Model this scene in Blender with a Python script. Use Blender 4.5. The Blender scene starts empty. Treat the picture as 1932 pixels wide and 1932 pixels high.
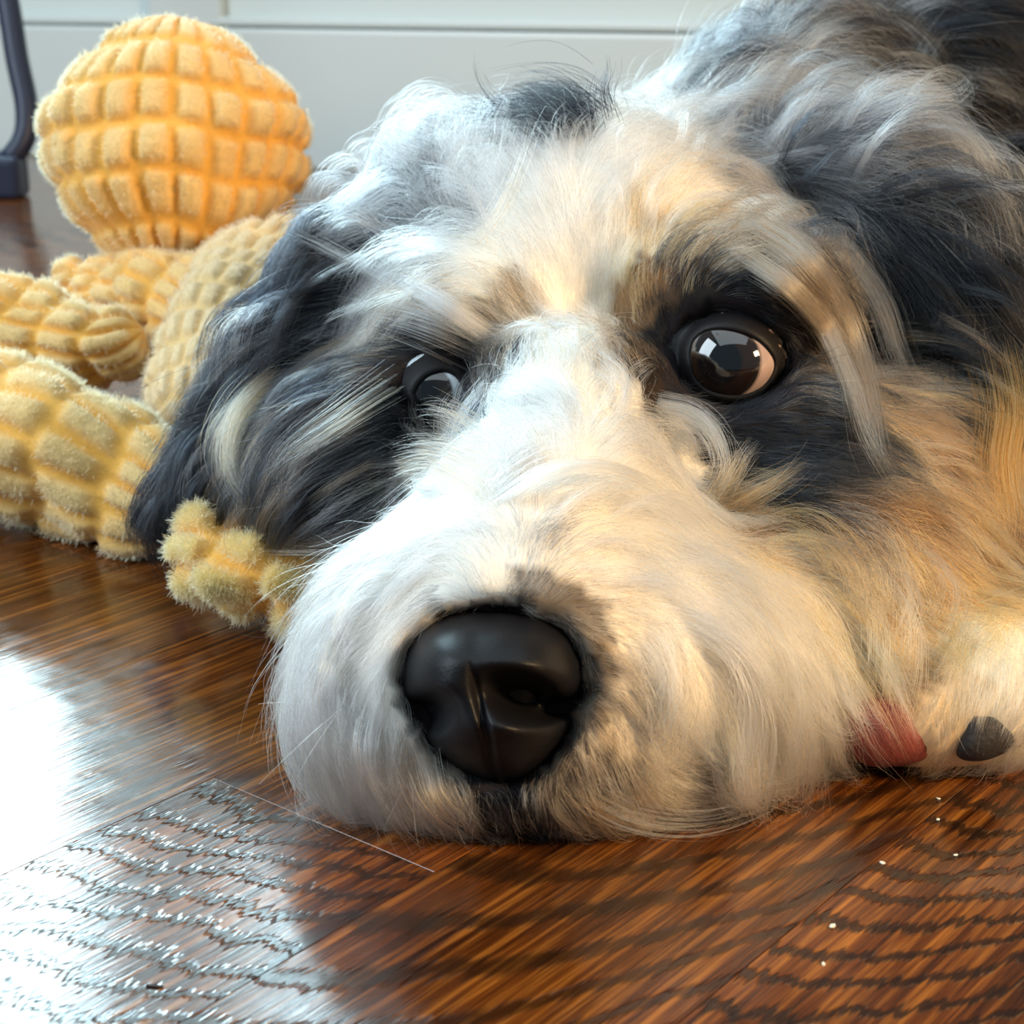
import bpy, bmesh, math, random
import numpy as np
from mathutils import Vector, Matrix, Euler
from mathutils.bvhtree import BVHTree
from mathutils.kdtree import KDTree

random.seed(7); RNG = np.random.default_rng(7)
SC = bpy.context.scene
COL = SC.collection

# ------------------------------------------------------------------ camera
F_PX = 3200.0; PITCH = math.atan(1016/3200.0); CAM_H = 0.177
cd = bpy.data.cameras.new('camera'); cam = bpy.data.objects.new('camera', cd); COL.objects.link(cam)
cd.sensor_width = 36.0; cd.lens = 36.0*F_PX/1932.0; cd.clip_start = 0.01
cam.location = (0, 0, CAM_H); cam.rotation_euler = (math.pi/2-PITCH, 0, 0)
cd.dof.use_dof = True; cd.dof.focus_distance = 0.395; cd.dof.aperture_fstop = 30.0
SC.camera = cam
CAMP = np.array([0, 0, CAM_H]); RT = np.array([1., 0, 0])
UP = np.array([0, math.sin(PITCH), math.cos(PITCH)]); FW = np.array([0, math.cos(PITCH), -math.sin(PITCH)])
def at(px, py, t):                      # a measured direction and a distance give a point of the room
    return CAMP + t*(FW + (px-966)/F_PX*RT - (py-966)/F_PX*UP)
def on_floor(px, py, z=0.0):
    d = FW + (px-966)/F_PX*RT - (py-966)/F_PX*UP
    return CAMP + d*((z-CAM_H)/d[2])
def to_px(p):
    q = p-CAMP; t = q@FW
    return 966+F_PX*(q@RT)/t, 966-F_PX*(q@UP)/t, t

# ------------------------------------------------------------------ world, exposure, lights
SC.view_settings.view_transform = 'Standard'; SC.view_settings.look = 'None'
SC.view_settings.gamma = 1.0; SC.view_settings.exposure = 0.12; SC.view_settings.use_curve_mapping = False
w = bpy.data.worlds.new('world'); SC.world = w; w.use_nodes = True
bg = w.node_tree.nodes['Background']; bg.inputs[0].default_value = (0.50, 0.72, 0.86, 1); bg.inputs[1].default_value = 0.22
def area(name, loc, target, sx, sy, power, color, spread=180):
    l = bpy.data.lights.new(name, 'AREA'); l.shape = 'RECTANGLE'; l.size = sx; l.size_y = sy; l.energy = power; l.color = color
    l.spread = math.radians(spread)
    o = bpy.data.objects.new(name, l); COL.objects.link(o); o.location = loc
    o.rotation_euler = (Vector(target)-Vector(loc)).to_track_quat('-Z', 'Y').to_euler()
    return o
# the wall behind, seen at a slant
WA = on_floor(70, 290); WB = on_floor(640, 318)
WD = (WB-WA)/np.linalg.norm(WB-WA); WN = np.array([WD[1], -WD[0], 0.0])          # along the wall, and into the room
WANG = math.atan2(WD[1], WD[0])
def wp(s, h, out=0.0): return WA + WD*s + WN*out + np.array([0, 0, h])
WINDOWS = [(-0.95, -0.03, 0.48, 1.3, 32.0), (0.01, 0.13, 0.60, 1.3, 8.5), (0.17, 0.31, 0.74, 1.3, 24.0)]   # start, end, sill, head, brightness
for i, (s0, s1, z0, z1, pw) in enumerate(WINDOWS):
    c = wp((s0+s1)/2, (z0+z1)/2, -0.13)
    area('daylight_%d' % i, c, c+WN, s1-s0, z1-z0, pw*math.pi*(s1-s0)*(z1-z0), (0.62, 0.89, 1.0))
area('side_window_daylight', (-1.5, 0.1, 1.0), (0, 0.45, 0.0), 1.0, 1.2, 31.0, (0.78, 0.91, 1.0))
area('overhead_fill', (0.0, 0.1, 2.45), (0.0, 0.1, 0.0), 3.0, 2.6, 35.0, (0.80, 0.94, 1.0))  # added soft overhead fill, makes up for the dim world
area('reading_lamp', (0.85, -0.05, 0.50), (0.05, 0.40, 0.03), 0.16, 0.16, 13.5, (1.0, 0.66, 0.32))
SC.cycles.use_adaptive_sampling = True; SC.cycles.adaptive_threshold = 0.15
SC.cycles.max_bounces = 8; SC.cycles.transmission_bounces = 8; SC.cycles.glossy_bounces = 6; SC.cycles.diffuse_bounces = 3
SC.cycles.sample_clamp_indirect = 4.0

# ------------------------------------------------------------------ helpers
def tag(o, label=None, cat=None, group=None, kind=None):
    if label: o['label'] = label
    if cat: o['category'] = cat
    if group: o['group'] = group
    if kind: o['kind'] = kind
    return o
def link(name, data, parent=None, m=None):
    o = bpy.data.objects.new(name, data); COL.objects.link(o)
    if m is not None and data is not None: data.materials.append(m)
    if parent is not None: o.parent = parent
    return o
def mesh_from(name, V, Fc, smooth=True):
    me = bpy.data.meshes.new(name)
    V = np.asarray(V, dtype=np.float32); Fc = [list(map(int, q)) for q in Fc] if not isinstance(Fc, list) else Fc
    me.from_pydata(V.tolist(), [], Fc); me.update()
    if smooth: me.polygons.foreach_set('use_smooth', [True]*len(me.polygons))
    return me
def mat(name, base=(0.5, 0.5, 0.5), rough=0.5, coat=0.0, coat_rough=0.1, spec=0.5, sheen=0.0, metal=0.0, sss=0.0):
    m = bpy.data.materials.new(name); m.use_nodes = True
    b = m.node_tree.nodes['Principled BSDF']
    b.inputs['Base Color'].default_value = (*base, 1); b.inputs['Roughness'].default_value = rough
    b.inputs['Coat Weight'].default_value = coat; b.inputs['Coat Roughness'].default_value = coat_rough
    b.inputs['Specular IOR Level'].default_value = spec; b.inputs['Sheen Weight'].default_value = sheen
    b.inputs['Metallic'].default_value = metal; b.inputs['Subsurface Weight'].default_value = sss
    return m, m.node_tree, b
def nd(nt, kind, **kw):
    n = nt.nodes.new(kind)
    for k, v in kw.items():
        if k in n.inputs: n.inputs[k].default_value = v
        else: setattr(n, k, v)
    return n
def noise_bump(nt, b, scale, strength, dist=0.001, detail=3):
    tc = nd(nt, 'ShaderNodeTexCoord'); n = nd(nt, 'ShaderNodeTexNoise'); n.inputs['Scale'].default_value = scale; n.inputs['Detail'].default_value = detail
    nt.links.new(tc.outputs['Object'], n.inputs['Vector'])
    bp = nd(nt, 'ShaderNodeBump'); bp.inputs['Strength'].default_value = strength; bp.inputs['Distance'].default_value = dist
    nt.links.new(n.outputs['Fac'], bp.inputs['Height']); nt.links.new(bp.outputs['Normal'], b.inputs['Normal'])
    return n
def box(x0, x1, y0, y1, z0, z1, bev=0.0, seg=2):
    bm = bmesh.new(); bmesh.ops.create_cube(bm, size=1)
    for v in bm.verts: v.co = Vector(((x0+x1)/2+v.co.x*(x1-x0), (y0+y1)/2+v.co.y*(y1-y0), (z0+z1)/2+v.co.z*(z1-z0)))
    if bev: bmesh.ops.bevel(bm, geom=bm.edges[:], offset=bev, segments=seg, affect='EDGES', profile=0.6)
    return bm
def bm_obj(name, bm, m, parent=None):
    me = bpy.data.meshes.new(name); bm.to_mesh(me); bm.free()
    return link(name, me, parent, m)

# ------------------------------------------------------------------ floor of planks
def wood_material():
    m, nt, b = mat('stained_oak', rough=0.30, coat=0.0, spec=0.5)
    L = nt.links.new
    tc = nd(nt, 'ShaderNodeTexCoord'); off = nd(nt, 'ShaderNodeAttribute', attribute_type='OBJECT', attribute_name='grain_offset')
    add = nd(nt, 'ShaderNodeVectorMath', operation='ADD'); L(tc.outputs['Object'], add.inputs[0]); L(off.outputs['Vector'], add.inputs[1])
    P = add.outputs[0]
    def mapped(sx, sy, sz=1):
        mp = nd(nt, 'ShaderNodeMapping'); mp.inputs['Scale'].default_value = (sx, sy, sz); L(P, mp.inputs['Vector']); return mp.outputs[0]
    def noise(vec, sc, det=3, ro=0.5):
        n = nd(nt, 'ShaderNodeTexNoise'); n.inputs['Scale'].default_value = sc; n.inputs['Detail'].default_value = det; n.inputs['Roughness'].default_value = ro
        L(vec, n.inputs['Vector']); return n.outputs['Fac']
    def math_(op, a, bb=None, c=None):
        n = nd(nt, 'ShaderNodeMath', operation=op)
        for i, v in enumerate((a, bb, c)):
            if v is None: continue
            if isinstance(v, (int, float)): n.inputs[i].default_value = v
            else: L(v, n.inputs[i])
        return n.outputs[0]
    def ramp(fac, stops):
        r = nd(nt, 'ShaderNodeValToRGB'); L(fac, r.inputs[0]); e = r.color_ramp.elements
        while len(e) < len(stops): e.new(0.5)
        for i, (p, c) in enumerate(stops): e[i].position = p; e[i].color = (*c, 1) if len(c) == 3 else c
        return r.outputs[0]
    pores = noise(mapped(22, 620), 1.0, 4, 0.6)           # fine streaks along the grain
    fine = noise(mapped(60, 1500), 1.0, 2, 0.6)
    patch = noise(mapped(14, 40), 1.0, 3)
    sep = nd(nt, 'ShaderNodeSeparateXYZ'); L(tc.outputs['Object'], sep.inputs[0])
    cath = nd(nt, 'ShaderNodeAttribute', attribute_type='OBJECT', attribute_name='cathedral')   # (curve, ring spacing, shift)
    cs = nd(nt, 'ShaderNodeSeparateXYZ'); L(cath.outputs['Vector'], cs.inputs[0])
    wob = noise(mapped(30, 45), 1.0, 2)
    jag = noise(mapped(40, 900), 1.0, 2)
    yy = math_('SUBTRACT', sep.outputs['Y'], cs.outputs['Z'])
    r2 = math_('MULTIPLY', math_('MULTIPLY', yy, yy), cs.outputs['X'])
    u = math_('SUBTRACT', sep.outputs['X'], r2)
    os_ = nd(nt, 'ShaderNodeSeparateXYZ'); L(off.outputs['Vector'], os_.inputs[0]); u = math_('ADD', u, os_.outputs['X'])
    u = math_('ADD', u, math_('MULTIPLY', math_('SUBTRACT', wob, 0.5), 0.020))
    u = math_('ADD', u, math_('MULTIPLY', math_('SUBTRACT', jag, 0.5), 0.010))
    ring = math_('SINE', math_('MULTIPLY', u, cs.outputs['Y']))
    rs = nd(nt, 'ShaderNodeAttribute', attribute_type='OBJECT', attribute_name='ring_strength')
    ringm = math_('MULTIPLY', ramp(math_('MULTIPLY_ADD', ring, 0.5, 0.5), [(0.60, (0, 0, 0)), (0.92, (1, 1, 1))]), rs.outputs['Fac'])
    base = ramp(pores, [(0.30, (0.028, 0.008, 0.0025)), (0.50, (0.14, 0.042, 0.008)), (0.68, (0.38, 0.145, 0.024))])
    mx = nd(nt, 'ShaderNodeMix', data_type='RGBA', blend_type='MULTIPLY'); mx.inputs[0].default_value = 1.0
    L(base, mx.inputs[6]); L(ramp(patch, [(0.30, (0.45, 0.42, 0.42)), (0.70, (1.15, 1.05, 0.95))]), mx.inputs[7])
    mx2 = nd(nt, 'ShaderNodeMix', data_type='RGBA', blend_type='MIX'); L(math_('MULTIPLY', ringm, 0.82), mx2.inputs[0]); L(mx.outputs[2], mx2.inputs[6])
    mx2.inputs[7].default_value = (0.012, 0.006, 0.003, 1)
    tone = nd(nt, 'ShaderNodeAttribute', attribute_type='OBJECT', attribute_name='tone')
    mx3 = nd(nt, 'ShaderNodeMix', data_type='RGBA', blend_type='MULTIPLY'); mx3.inputs[0].default_value = 1.0
    L(mx2.outputs[2], mx3.inputs[6]); L(tone.outputs['Vector'], mx3.inputs[7])
    L(mx3.outputs[2], b.inputs['Base Color'])
    scr = noise(mapped(90, 90), 1.0, 5, 0.7)
    L(ramp(scr, [(0.35, (0.10, 0.10, 0.10)), (0.75, (0.22, 0.22, 0.22))]), b.inputs['Roughness'])
    hgt = math_('ADD', math_('MULTIPLY', pores, 0.5), math_('ADD', math_('MULTIPLY', fine, 0.25), math_('MULTIPLY', ringm, -0.8)))
    bp = nd(nt, 'ShaderNodeBump'); bp.inputs['Strength'].default_value = 0.5; bp.inputs['Distance'].default_value = 0.00028
    L(hgt, bp.inputs['Height']); L(bp.outputs['Normal'], b.inputs['Normal'])
    b.inputs['IOR'].default_value = 1.55
    return m
WOOD = wood_material()
GAP, _, _ = mat('dark_gap', (0.012, 0.006, 0.004), 0.8)
floor = bm_obj('floor', box(-3.2, 3.2, -1.0, 2.95, -0.03, -0.012), GAP); tag(floor, kind='structure')
PA = math.radians(51); PDIR = np.array([math.cos(PA), math.sin(PA)]); PNRM = np.array([math.sin(PA), -math.cos(PA)])
PW = 0.0685
joint = on_floor(590, 1548)[:2]; jrow_off = -0.2085-PW/2
plank_meshes = {}
def plank(u0, u1, v0, cfg=None):
    ln = u1-u0
    key = round(ln, 3)
    if key not in plank_meshes:
        bm = box(-ln/2+0.00004, ln/2-0.00004, -PW/2+0.00006, PW/2-0.00006, -0.012, 0.0, 0.00010, 1)
        me = bpy.data.meshes.new('plank'); bm.to_mesh(me); bm.free(); me.materials.append(WOOD); plank_meshes[key] = me
    o = bpy.data.objects.new('plank', plank_meshes[key]); COL.objects.link(o); o.parent = floor
    c = PDIR*((u0+u1)/2) + PNRM*(v0+PW/2)
    o.location = (c[0], c[1], 0); o.rotation_euler = (0, 0, PA)
    cfg = cfg or {}
    rr = random.Random(int((v0*1000)*31+u0*777))
    o['grain_offset'] = [rr.uniform(-9, 9), rr.uniform(-9, 9), rr.uniform(-9, 9)]
    o['cathedral'] = cfg.get('cath', [rr.choice([6., 12., 25., -10.]), rr.uniform(180, 330), rr.uniform(-0.03, 0.03)])
    o['ring_strength'] = float(cfg.get('ring', rr.choice([0.1, 0.3, 0.6, 0.9])))
    t = rr.uniform(0.7, 1.15); o['tone'] = cfg.get('tone', [t, t, t])
    if 'tilt' in cfg: o.rotation_euler = Euler((cfg['tilt'][0], cfg['tilt'][1], PA)); o.location.z = cfg['tilt'][2]
    return o
ju = float(joint@PDIR)
rows = 0
for k in range(-34, 44):
    v0 = -0.2085+PW*k                           # row between v0 and v0+PW; k=0 begins at the seam in front of the nose
    # span of the row inside the room in view
    us = [u for u in np.arange(-2.4, 3.6, 0.1) if -1.9 < (PDIR*u+PNRM*(v0+PW/2))[0] < 1.5 and 0.05 < (PDIR*u+PNRM*(v0+PW/2))[1] < 2.75]
    if not us: continue
    lo, hi = us[0]-0.1, us[-1]+0.1
    if k == -1: cuts = [ju-1.0, ju, ju+1.2]
    elif k == 0: cuts = [ju-0.75, ju+0.62, ju+1.8]
    elif k == 1: cuts = [ju-0.9, ju+0.55, ju+1.6]
    else:
        r = random.Random(k); start = lo-r.uniform(0, 0.8); cuts = [start]
        while cuts[-1] < hi: cuts.append(cuts[-1]+r.choice([0.8, 1.0, 1.2]))
    while cuts[0] > lo: cuts.insert(0, cuts[0]-1.0)
    while cuts[-1] < hi: cuts.append(cuts[-1]+1.0)
    for a, bb in zip(cuts[:-1], cuts[1:]):
        if bb < lo or a > hi: continue
        cfg = {}
        if k == -1: cfg = dict(tone=[0.62, 0.56, 0.56], cath=[4., 600., 0.05], ring=0.9, tilt=(0.0, 0.0, -0.00002)) if bb <= ju+1e-6 else dict(tone=[1.0, .92, .85], cath=[3., 90., 0.0], ring=0.25)
        if k == 0: cfg = dict(tone=[0.80, 0.76, 0.70], cath=[16., 260., 0.045], ring=0.85)
        if k == 1: cfg = dict(tone=[0.92, 0.88, 0.82], cath=[24., 490., 0.034], ring=1.0)
        if k in (-2, -3, -4): cfg = dict(tone=[0.8, 0.74, 0.7], cath=[3., 240., 0.02], ring=0.2)
        plank(a, bb, v0, cfg)

# ------------------------------------------------------------------ wall behind, with baseboard, stile, windows
WHITE, nt_, b_ = mat('painted_trim', (0.66, 0.715, 0.70), 0.35)
PAINT, nt_, b_ = mat('painted_wall', (0.66, 0.725, 0.71), 0.5); noise_bump(nt_, b_, 60, 0.1)
def wall_box(name, s0, s1, z0, z1, o0, o1, m, bev=0.0, parent=None):
    bm = box(s0, s1, o0, o1, z0, z1, bev)      # local: x along the wall, y out of the wall away from the room
    o = bm_obj(name, bm, m, parent)
    if parent is None: o.location = WA; o.rotation_euler = (0, 0, WANG)
    return o
# wall with three window openings
bm = bmesh.new()
cuts_s = [-2.2]+[v for W_ in WINDOWS for v in W_[:2]]+[2.6]
pieces = []
for i in range(len(cuts_s)-1):
    a, c = cuts_s[i], cuts_s[i+1]
    if i % 2 == 0: pieces.append((a, c, 0, 2.7))
    else:
        W_ = WINDOWS[i//2]; pieces += [(a, c, 0, W_[2]), (a, c, W_[3], 2.7)]
for a, c, z0, z1 in pieces:
    b2 = box(a, c, 0.0, 0.10, z0, z1); me = bpy.data.meshes.new('t'); b2.to_mesh(me); b2.free(); bm.from_mesh(me); bpy.data.meshes.remove(me)
DUSK, nt_, b_ = mat('darkened_upper_wall', (0.10, 0.115, 0.12), 0.6); noise_bump(nt_, b_, 60, 0.1)  # unseen upper wall coloured dark so the floor's reflections stay dark
bmesh.ops.bisect_plane(bm, geom=bm.verts[:]+bm.edges[:]+bm.faces[:], plane_co=(0, 0, 0.44), plane_no=(0, 0, 1))
for f_ in bm.faces: f_.material_index = 1 if f_.calc_center_median().z > 0.44 else 0
wall = bm_obj('wall_back', bm, PAINT); wall.data.materials.append(DUSK); wall.location = WA; wall.rotation_euler = (0, 0, WANG); tag(wall, kind='structure')
bb = wall_box('baseboard_back', -2.2, 2.6, 0.0, 0.128, -0.018, -0.0005, WHITE, 0.004); tag(bb, kind='structure')
def s_at(px, py):      # where a sight line meets the wall
    d = FW + (px-966)/F_PX*RT - (py-966)/F_PX*UP
    t = ((WA-CAMP)@WN)/(d@WN); p = CAMP+d*t; return float((p-WA)@WD), float(p[2])
sa, _ = s_at(292, 20); sb, _ = s_at(428, 20)
st = wall_box('trim_1', sa, sb, 0.129, 0.44, -0.012, -0.0005, WHITE, 0.003); tag(st, kind='structure')
rail = wall_box('trim_2', -2.2, 2.6, 0.129, 0.138, -0.013, -0.0005, WHITE, 0.006); tag(rail, kind='structure')
cap = wall_box('trim_3', -2.2, 2.6, 0.425, 0.455, -0.022, -0.0005, WHITE, 0.005); tag(cap, kind='structure')
GLASS, ntg, bg_ = mat('window_glass', (1, 1, 1), 0.02); bg_.inputs['Transmission Weight'].default_value = 1.0; bg_.inputs['IOR'].default_value = 1.01
for i, (s0, s1, z0, z1, pw) in enumerate(WINDOWS):
    wf = link('window_%d' % (i+1), None); wf.location = WA; wf.rotation_euler = (0, 0, WANG); tag(wf, kind='structure')
    bm = bmesh.new()
    parts = [(s0-0.018, s0+0.005, z0-0.03, z1+0.03), (s1-0.005, s1+0.018, z0-0.03, z1+0.03), (s0, s1, z1-0.01, z1+0.03), (s0-0.018, s1+0.018, z0-0.03, z0+0.005)]
    for a, c, e, g in parts:
        b2 = box(a, c, -0.02, 0.0995, e, g, 0.003, 1); me = bpy.data.meshes.new('t'); b2.to_mesh(me); b2.free(); bm.from_mesh(me); bpy.data.meshes.remove(me)
    bm_obj('window_frame', bm, WHITE, wf)
    bm = bmesh.new()
    for a, c, e, g in [(s0, s1, 1.18, 1.20)]:
        b2 = box(a, c, 0.03, 0.06, e, g, 0.003, 1); me = bpy.data.meshes.new('t'); b2.to_mesh(me); b2.free(); bm.from_mesh(me); bpy.data.meshes.remove(me)
    bm_obj('sash', bm, WHITE, wf)

# ------------------------------------------------------------------ tubes and hair
def smooth_path(pts, n):
    pts = np.asarray(pts, float)
    d = np.r_[0, np.cumsum(np.linalg.norm(np.diff(pts, axis=0), axis=1))]
    q = np.linspace(0, d[-1], n)
    P = np.vstack([pts[0]*2-pts[1], pts, pts[-1]*2-pts[-2]])
    out = []
    for v in q:
        i = min(np.searchsorted(d, v, side='right')-1, len(d)-2); u = (v-d[i])/(d[i+1]-d[i]+1e-12)
        p0, p1, p2, p3 = P[i], P[i+1], P[i+2], P[i+3]
        out.append(0.5*((2*p1)+(-p0+p2)*u+(2*p0-5*p1+4*p2-p3)*u*u+(-p0+3*p1-3*p2+p3)*u**3))
    return np.array(out)
def frames(P):
    T = np.gradient(P, axis=0); T /= np.linalg.norm(T, axis=1)[:, None]+1e-12
    ref = np.array([0, 0, 1.0]); N = []
    n = np.cross(T[0], ref); n = n if np.linalg.norm(n) > 1e-3 else np.array([1., 0, 0]); n /= np.linalg.norm(n)
    for t in T:
        n = n-t*(n@t); n /= np.linalg.norm(n)+1e-12; N.append(n.copy())
    N = np.array(N); return T, N, np.cross(T, N)
def tube_mesh(name, pts, rad, n=24, seg=14, cap=True):
    P = smooth_path(pts, n); T, N, B = frames(P)
    rr = np.interp(np.linspace(0, 1, n), np.linspace(0, 1, len(rad)), rad)
    V = []; Fc = []
    for i in range(n):
        for j in range(seg):
            a = 2*math.pi*j/seg; V.append(P[i]+rr[i]*(math.cos(a)*N[i]+math.sin(a)*B[i]))
    for i in range(n-1):
        for j in range(seg):
            Fc.append([i*seg+j, i*seg+(j+1) % seg, (i+1)*seg+(j+1) % seg, (i+1)*seg+j])
    if cap: Fc.append(list(range(seg))[::-1]); Fc.append([(n-1)*seg+j for j in range(seg)])
    return mesh_from(name, V, Fc)
def hair_object(name, pts, rad, colr, m, parent):
    """pts (N,K,3), rad (N,K), colr (N,K,3)"""
    N_, K_, _ = pts.shape
    h = bpy.data.hair_curves.new(name); h.add_curves([K_]*N_)
    h.attributes['position'].data.foreach_set('vector', pts.astype(np.float32).ravel())
    ra = h.attributes.get('radius') or h.attributes.new('radius', 'FLOAT', 'POINT'); ra.data.foreach_set('value', rad.astype(np.float32).ravel())
    ca = h.attributes.new('hair_color', 'FLOAT_COLOR', 'POINT')
    ca.data.foreach_set('color', np.concatenate([colr, np.ones((N_, K_, 1))], axis=2).astype(np.float32).ravel())
    return link(name, h, parent, m)
def hair_material(name, rough=0.35, radial=0.5):
    m = bpy.data.materials.new(name); m.use_nodes = True; nt = m.node_tree; nt.nodes.clear()
    out = nt.nodes.new('ShaderNodeOutputMaterial'); h = nt.nodes.new('ShaderNodeBsdfHairPrincipled'); h.model = 'CHIANG'; h.parametrization = 'COLOR'
    a = nt.nodes.new('ShaderNodeAttribute'); a.attribute_name = 'hair_color'
    nt.links.new(a.outputs['Color'], h.inputs['Color']); nt.links.new(h.outputs[0], out.inputs['Surface'])
    h.inputs['Roughness'].default_value = rough; h.inputs['Radial Roughness'].default_value = radial
    h.inputs['Random Roughness'].default_value = 0.1; h.inputs['IOR'].default_value = 1.36
    return m
FUR = hair_material('dog_fur', 0.38, 0.6)

def vcol_material(name, rough, sheen=0.0, bump=(0, 0), spec=0.3, coat=0.0):
    m, nt, b = mat(name, rough=rough, sheen=sheen, spec=spec, coat=coat)
    a = nd(nt, 'ShaderNodeAttribute', attribute_name='surface_color'); nt.links.new(a.outputs['Color'], b.inputs['Base Color'])
    if bump[0]: noise_bump(nt, b, bump[0], bump[1], 0.0006)
    return m
def set_vcol(me, C):
    ca = me.attributes.new('surface_color', 'FLOAT_COLOR', 'POINT')
    ca.data.foreach_set('color', np.concatenate([C, np.ones((len(C), 1))], axis=1).astype(np.float32).ravel())

# ------------------------------------------------------------------ chair at the wall
IRON, nti, bi = mat('blue_black_metal', (0.012, 0.018, 0.045), 0.45)
chair = link('chair', None); c0 = on_floor(22, 372); chair.location = c0
tag(chair, 'dark blue-black metal chair leg with a block foot, by the white wall', 'chair')
def ch(px, py, t): return at(px, py, t)-c0
TC = 1.40
leg_pts = [ch(-70, -420, TC), ch(-15, -120, TC), ch(14, 0, TC), ch(32, 110, TC), ch(50, 200, TC), ch(46, 260, TC), ch(16, 305, TC)]
link('leg', tube_mesh('leg', leg_pts, [0.0092]*3+[0.0095]*3, 40, 16), chair, IRON)
fb = box(-0.020, 0.018, -0.018, 0.018, 0.0, 0.034, 0.006, 3); bm_obj('foot', fb, IRON, chair).location = (-0.006, 0, 0.0)
link('stretcher', tube_mesh('stretcher', [ch(24, 298, TC), ch(-60, 300, TC), ch(-400, 300, TC)], [0.007]*3, 12, 12), chair, IRON)

# ------------------------------------------------------------------ plush toy
PLUSH = vcol_material('yellow_plush', 0.9, sheen=0.25, bump=(900, 0.35), spec=0.1)
PILE = hair_material('plush_pile', 0.6, 0.9)
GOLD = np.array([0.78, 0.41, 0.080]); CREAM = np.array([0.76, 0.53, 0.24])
toy = link('plush_toy', None)
tag(toy, 'yellow plush toy with a bumpy quilted head and limbs, lying behind the dark ear', 'toy')
toy.location = tuple(on_floor(180, 900))
TOY0 = np.array(toy.location)
def limb(name, path, rad, flat, ncell, cell_len, hgt, brick, groove, top, pile_len, n_pile, twist=0.0, seed=1, seam=0.0, hug=False, cap_pow=2.2):
    """a stuffed limb: path of world points, radius along it, raised tufts as geometry and a short pile of hair"""
    rg = np.random.default_rng(seed)
    P = smooth_path(path, 200); T, N, B = frames(P)
    ln = np.linalg.norm(np.diff(P, axis=0), axis=1).sum()
    # tie the frame to up
    nrow = max(2, int(round(ln/cell_len))); nu = nrow*12; nv = ncell*11
    u = np.linspace(0, 1, nu); v = np.arange(nv)/nv
    ip = u*199; i0 = np.clip(ip.astype(int), 0, 198); fr = (ip-i0)[:, None]
    Pu = P[i0]*(1-fr)+P[i0+1]*fr; Nu = N[i0]; Bu = B[i0]; Tu = T[i0]
    R = np.interp(u, np.linspace(0, 1, len(rad)), rad)
    # rounded ends
    e = np.minimum(u, 1-u)*ln; Rm = R*np.clip(1-(1-np.clip(e/(R*0.9+1e-9), 0, 1))**cap_pow, 0.001, 1)**0.5
    U, V = np.meshgrid(u, v, indexing='ij')
    row = U*nrow + 0.10*np.sin(2*math.pi*V*2+seed)+0.06*np.sin(2*math.pi*V*5+seed*2)
    ri = np.floor(row); colu = V*ncell + (0.5*(ri % 2) if brick else 0) + twist*U
    jit = rg.normal(0, 1, (nrow+3, ncell+3, 3))
    rk = np.clip(ri.astype(int), 0, nrow+2); ck = (np.floor(colu).astype(int)) % ncell
    jj = jit[rk, ck]
    fu = np.abs((row-ri)-0.5-0.03*jj[..., 0])*2; fv = np.abs((colu-np.floor(colu))-0.5-0.03*jj[..., 1])*2
    def plate(x, a, s): return 1/(1+np.exp((x-a)/s))
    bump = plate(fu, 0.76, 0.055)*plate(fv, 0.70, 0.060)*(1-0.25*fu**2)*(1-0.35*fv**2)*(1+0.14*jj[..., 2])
    low = 0.0016*np.sin(U*9+V*12+seed)+0.0012*np.sin(U*17-V*19+seed*3)
    rr = Rm[:, None]+(bump*hgt)*np.clip(Rm/ (R*0.5), 0, 1)[:, None]+low*(Rm/R)[:, None]
    A = 2*math.pi*V
    X = Pu[:, None]+rr[..., None]*(np.cos(A)[..., None]*Nu[:, None]+flat*np.sin(A)[..., None]*Bu[:, None])
    X[..., 2] = np.where(X[..., 2] < 0.0012, 0.0012+0.0*X[..., 2], X[..., 2])
    Vt = X.reshape(-1, 3)-TOY0
    idx = np.arange(nu*nv).reshape(nu, nv)
    a = idx[:-1]; b = np.roll(idx, -1, axis=1)[:-1]; c = np.roll(idx, -1, axis=1)[1:]; d = idx[1:]
    Fc = np.stack([a, b, c, d], -1).reshape(-1, 4).tolist()
    Fc.append(idx[0][::-1].tolist()); Fc.append(idx[-1].tolist())
    me = mesh_from(name, Vt, Fc)
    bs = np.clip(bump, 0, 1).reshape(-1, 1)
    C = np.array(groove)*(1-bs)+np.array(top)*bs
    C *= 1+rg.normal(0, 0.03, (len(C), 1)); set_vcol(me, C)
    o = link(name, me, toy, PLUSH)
    # pile
    if n_pile:
        w_ = (bump*np.abs(rr)).ravel()**1.5; w_[:nv] = 0; w_[-nv:] = 0; w_ /= w_.sum()
        k = rg.choice(nu*nv, n_pile, p=w_)
        nr = np.zeros(nu*nv*3, dtype=np.float32); me.vertex_normals.foreach_get('vector', nr)
        nr = nr[:nu*nv*3].reshape(-1, 3)
        Xp = Vt[k]+rg.normal(0, 0.0005, (n_pile, 3)); Np = nr[k]+rg.normal(0, 0.35, (n_pile, 3)); Np /= np.linalg.norm(Np, axis=1)[:, None]
        L_ = pile_len*rg.uniform(0.6, 1.2, n_pile)
        ss = np.linspace(0, 1, 4); curl = rg.normal(0, 0.3, (n_pile, 3))
        pts = Xp[:, None]+(Np[:, None]*ss[None, :, None]+curl[:, None]*(ss**2)[None, :, None])*L_[:, None, None]
        pts[..., 2] = np.maximum(pts[..., 2], 0.0006-TOY0[2])
        cc = np.array(top)*(1+rg.normal(0, 0.06, (n_pile, 1)))
        ho = hair_object('pile', pts, np.broadcast_to(np.array([7e-5, 7e-5, 6e-5, 3e-5]), (n_pile, 4)).copy(), np.clip(np.repeat(cc[:, None], 4, 1), 0, 0.97), PILE, o)
        ho['kind'] = 'stuff'
    return o
T_H = 0.70
m = 1/F_PX
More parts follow.
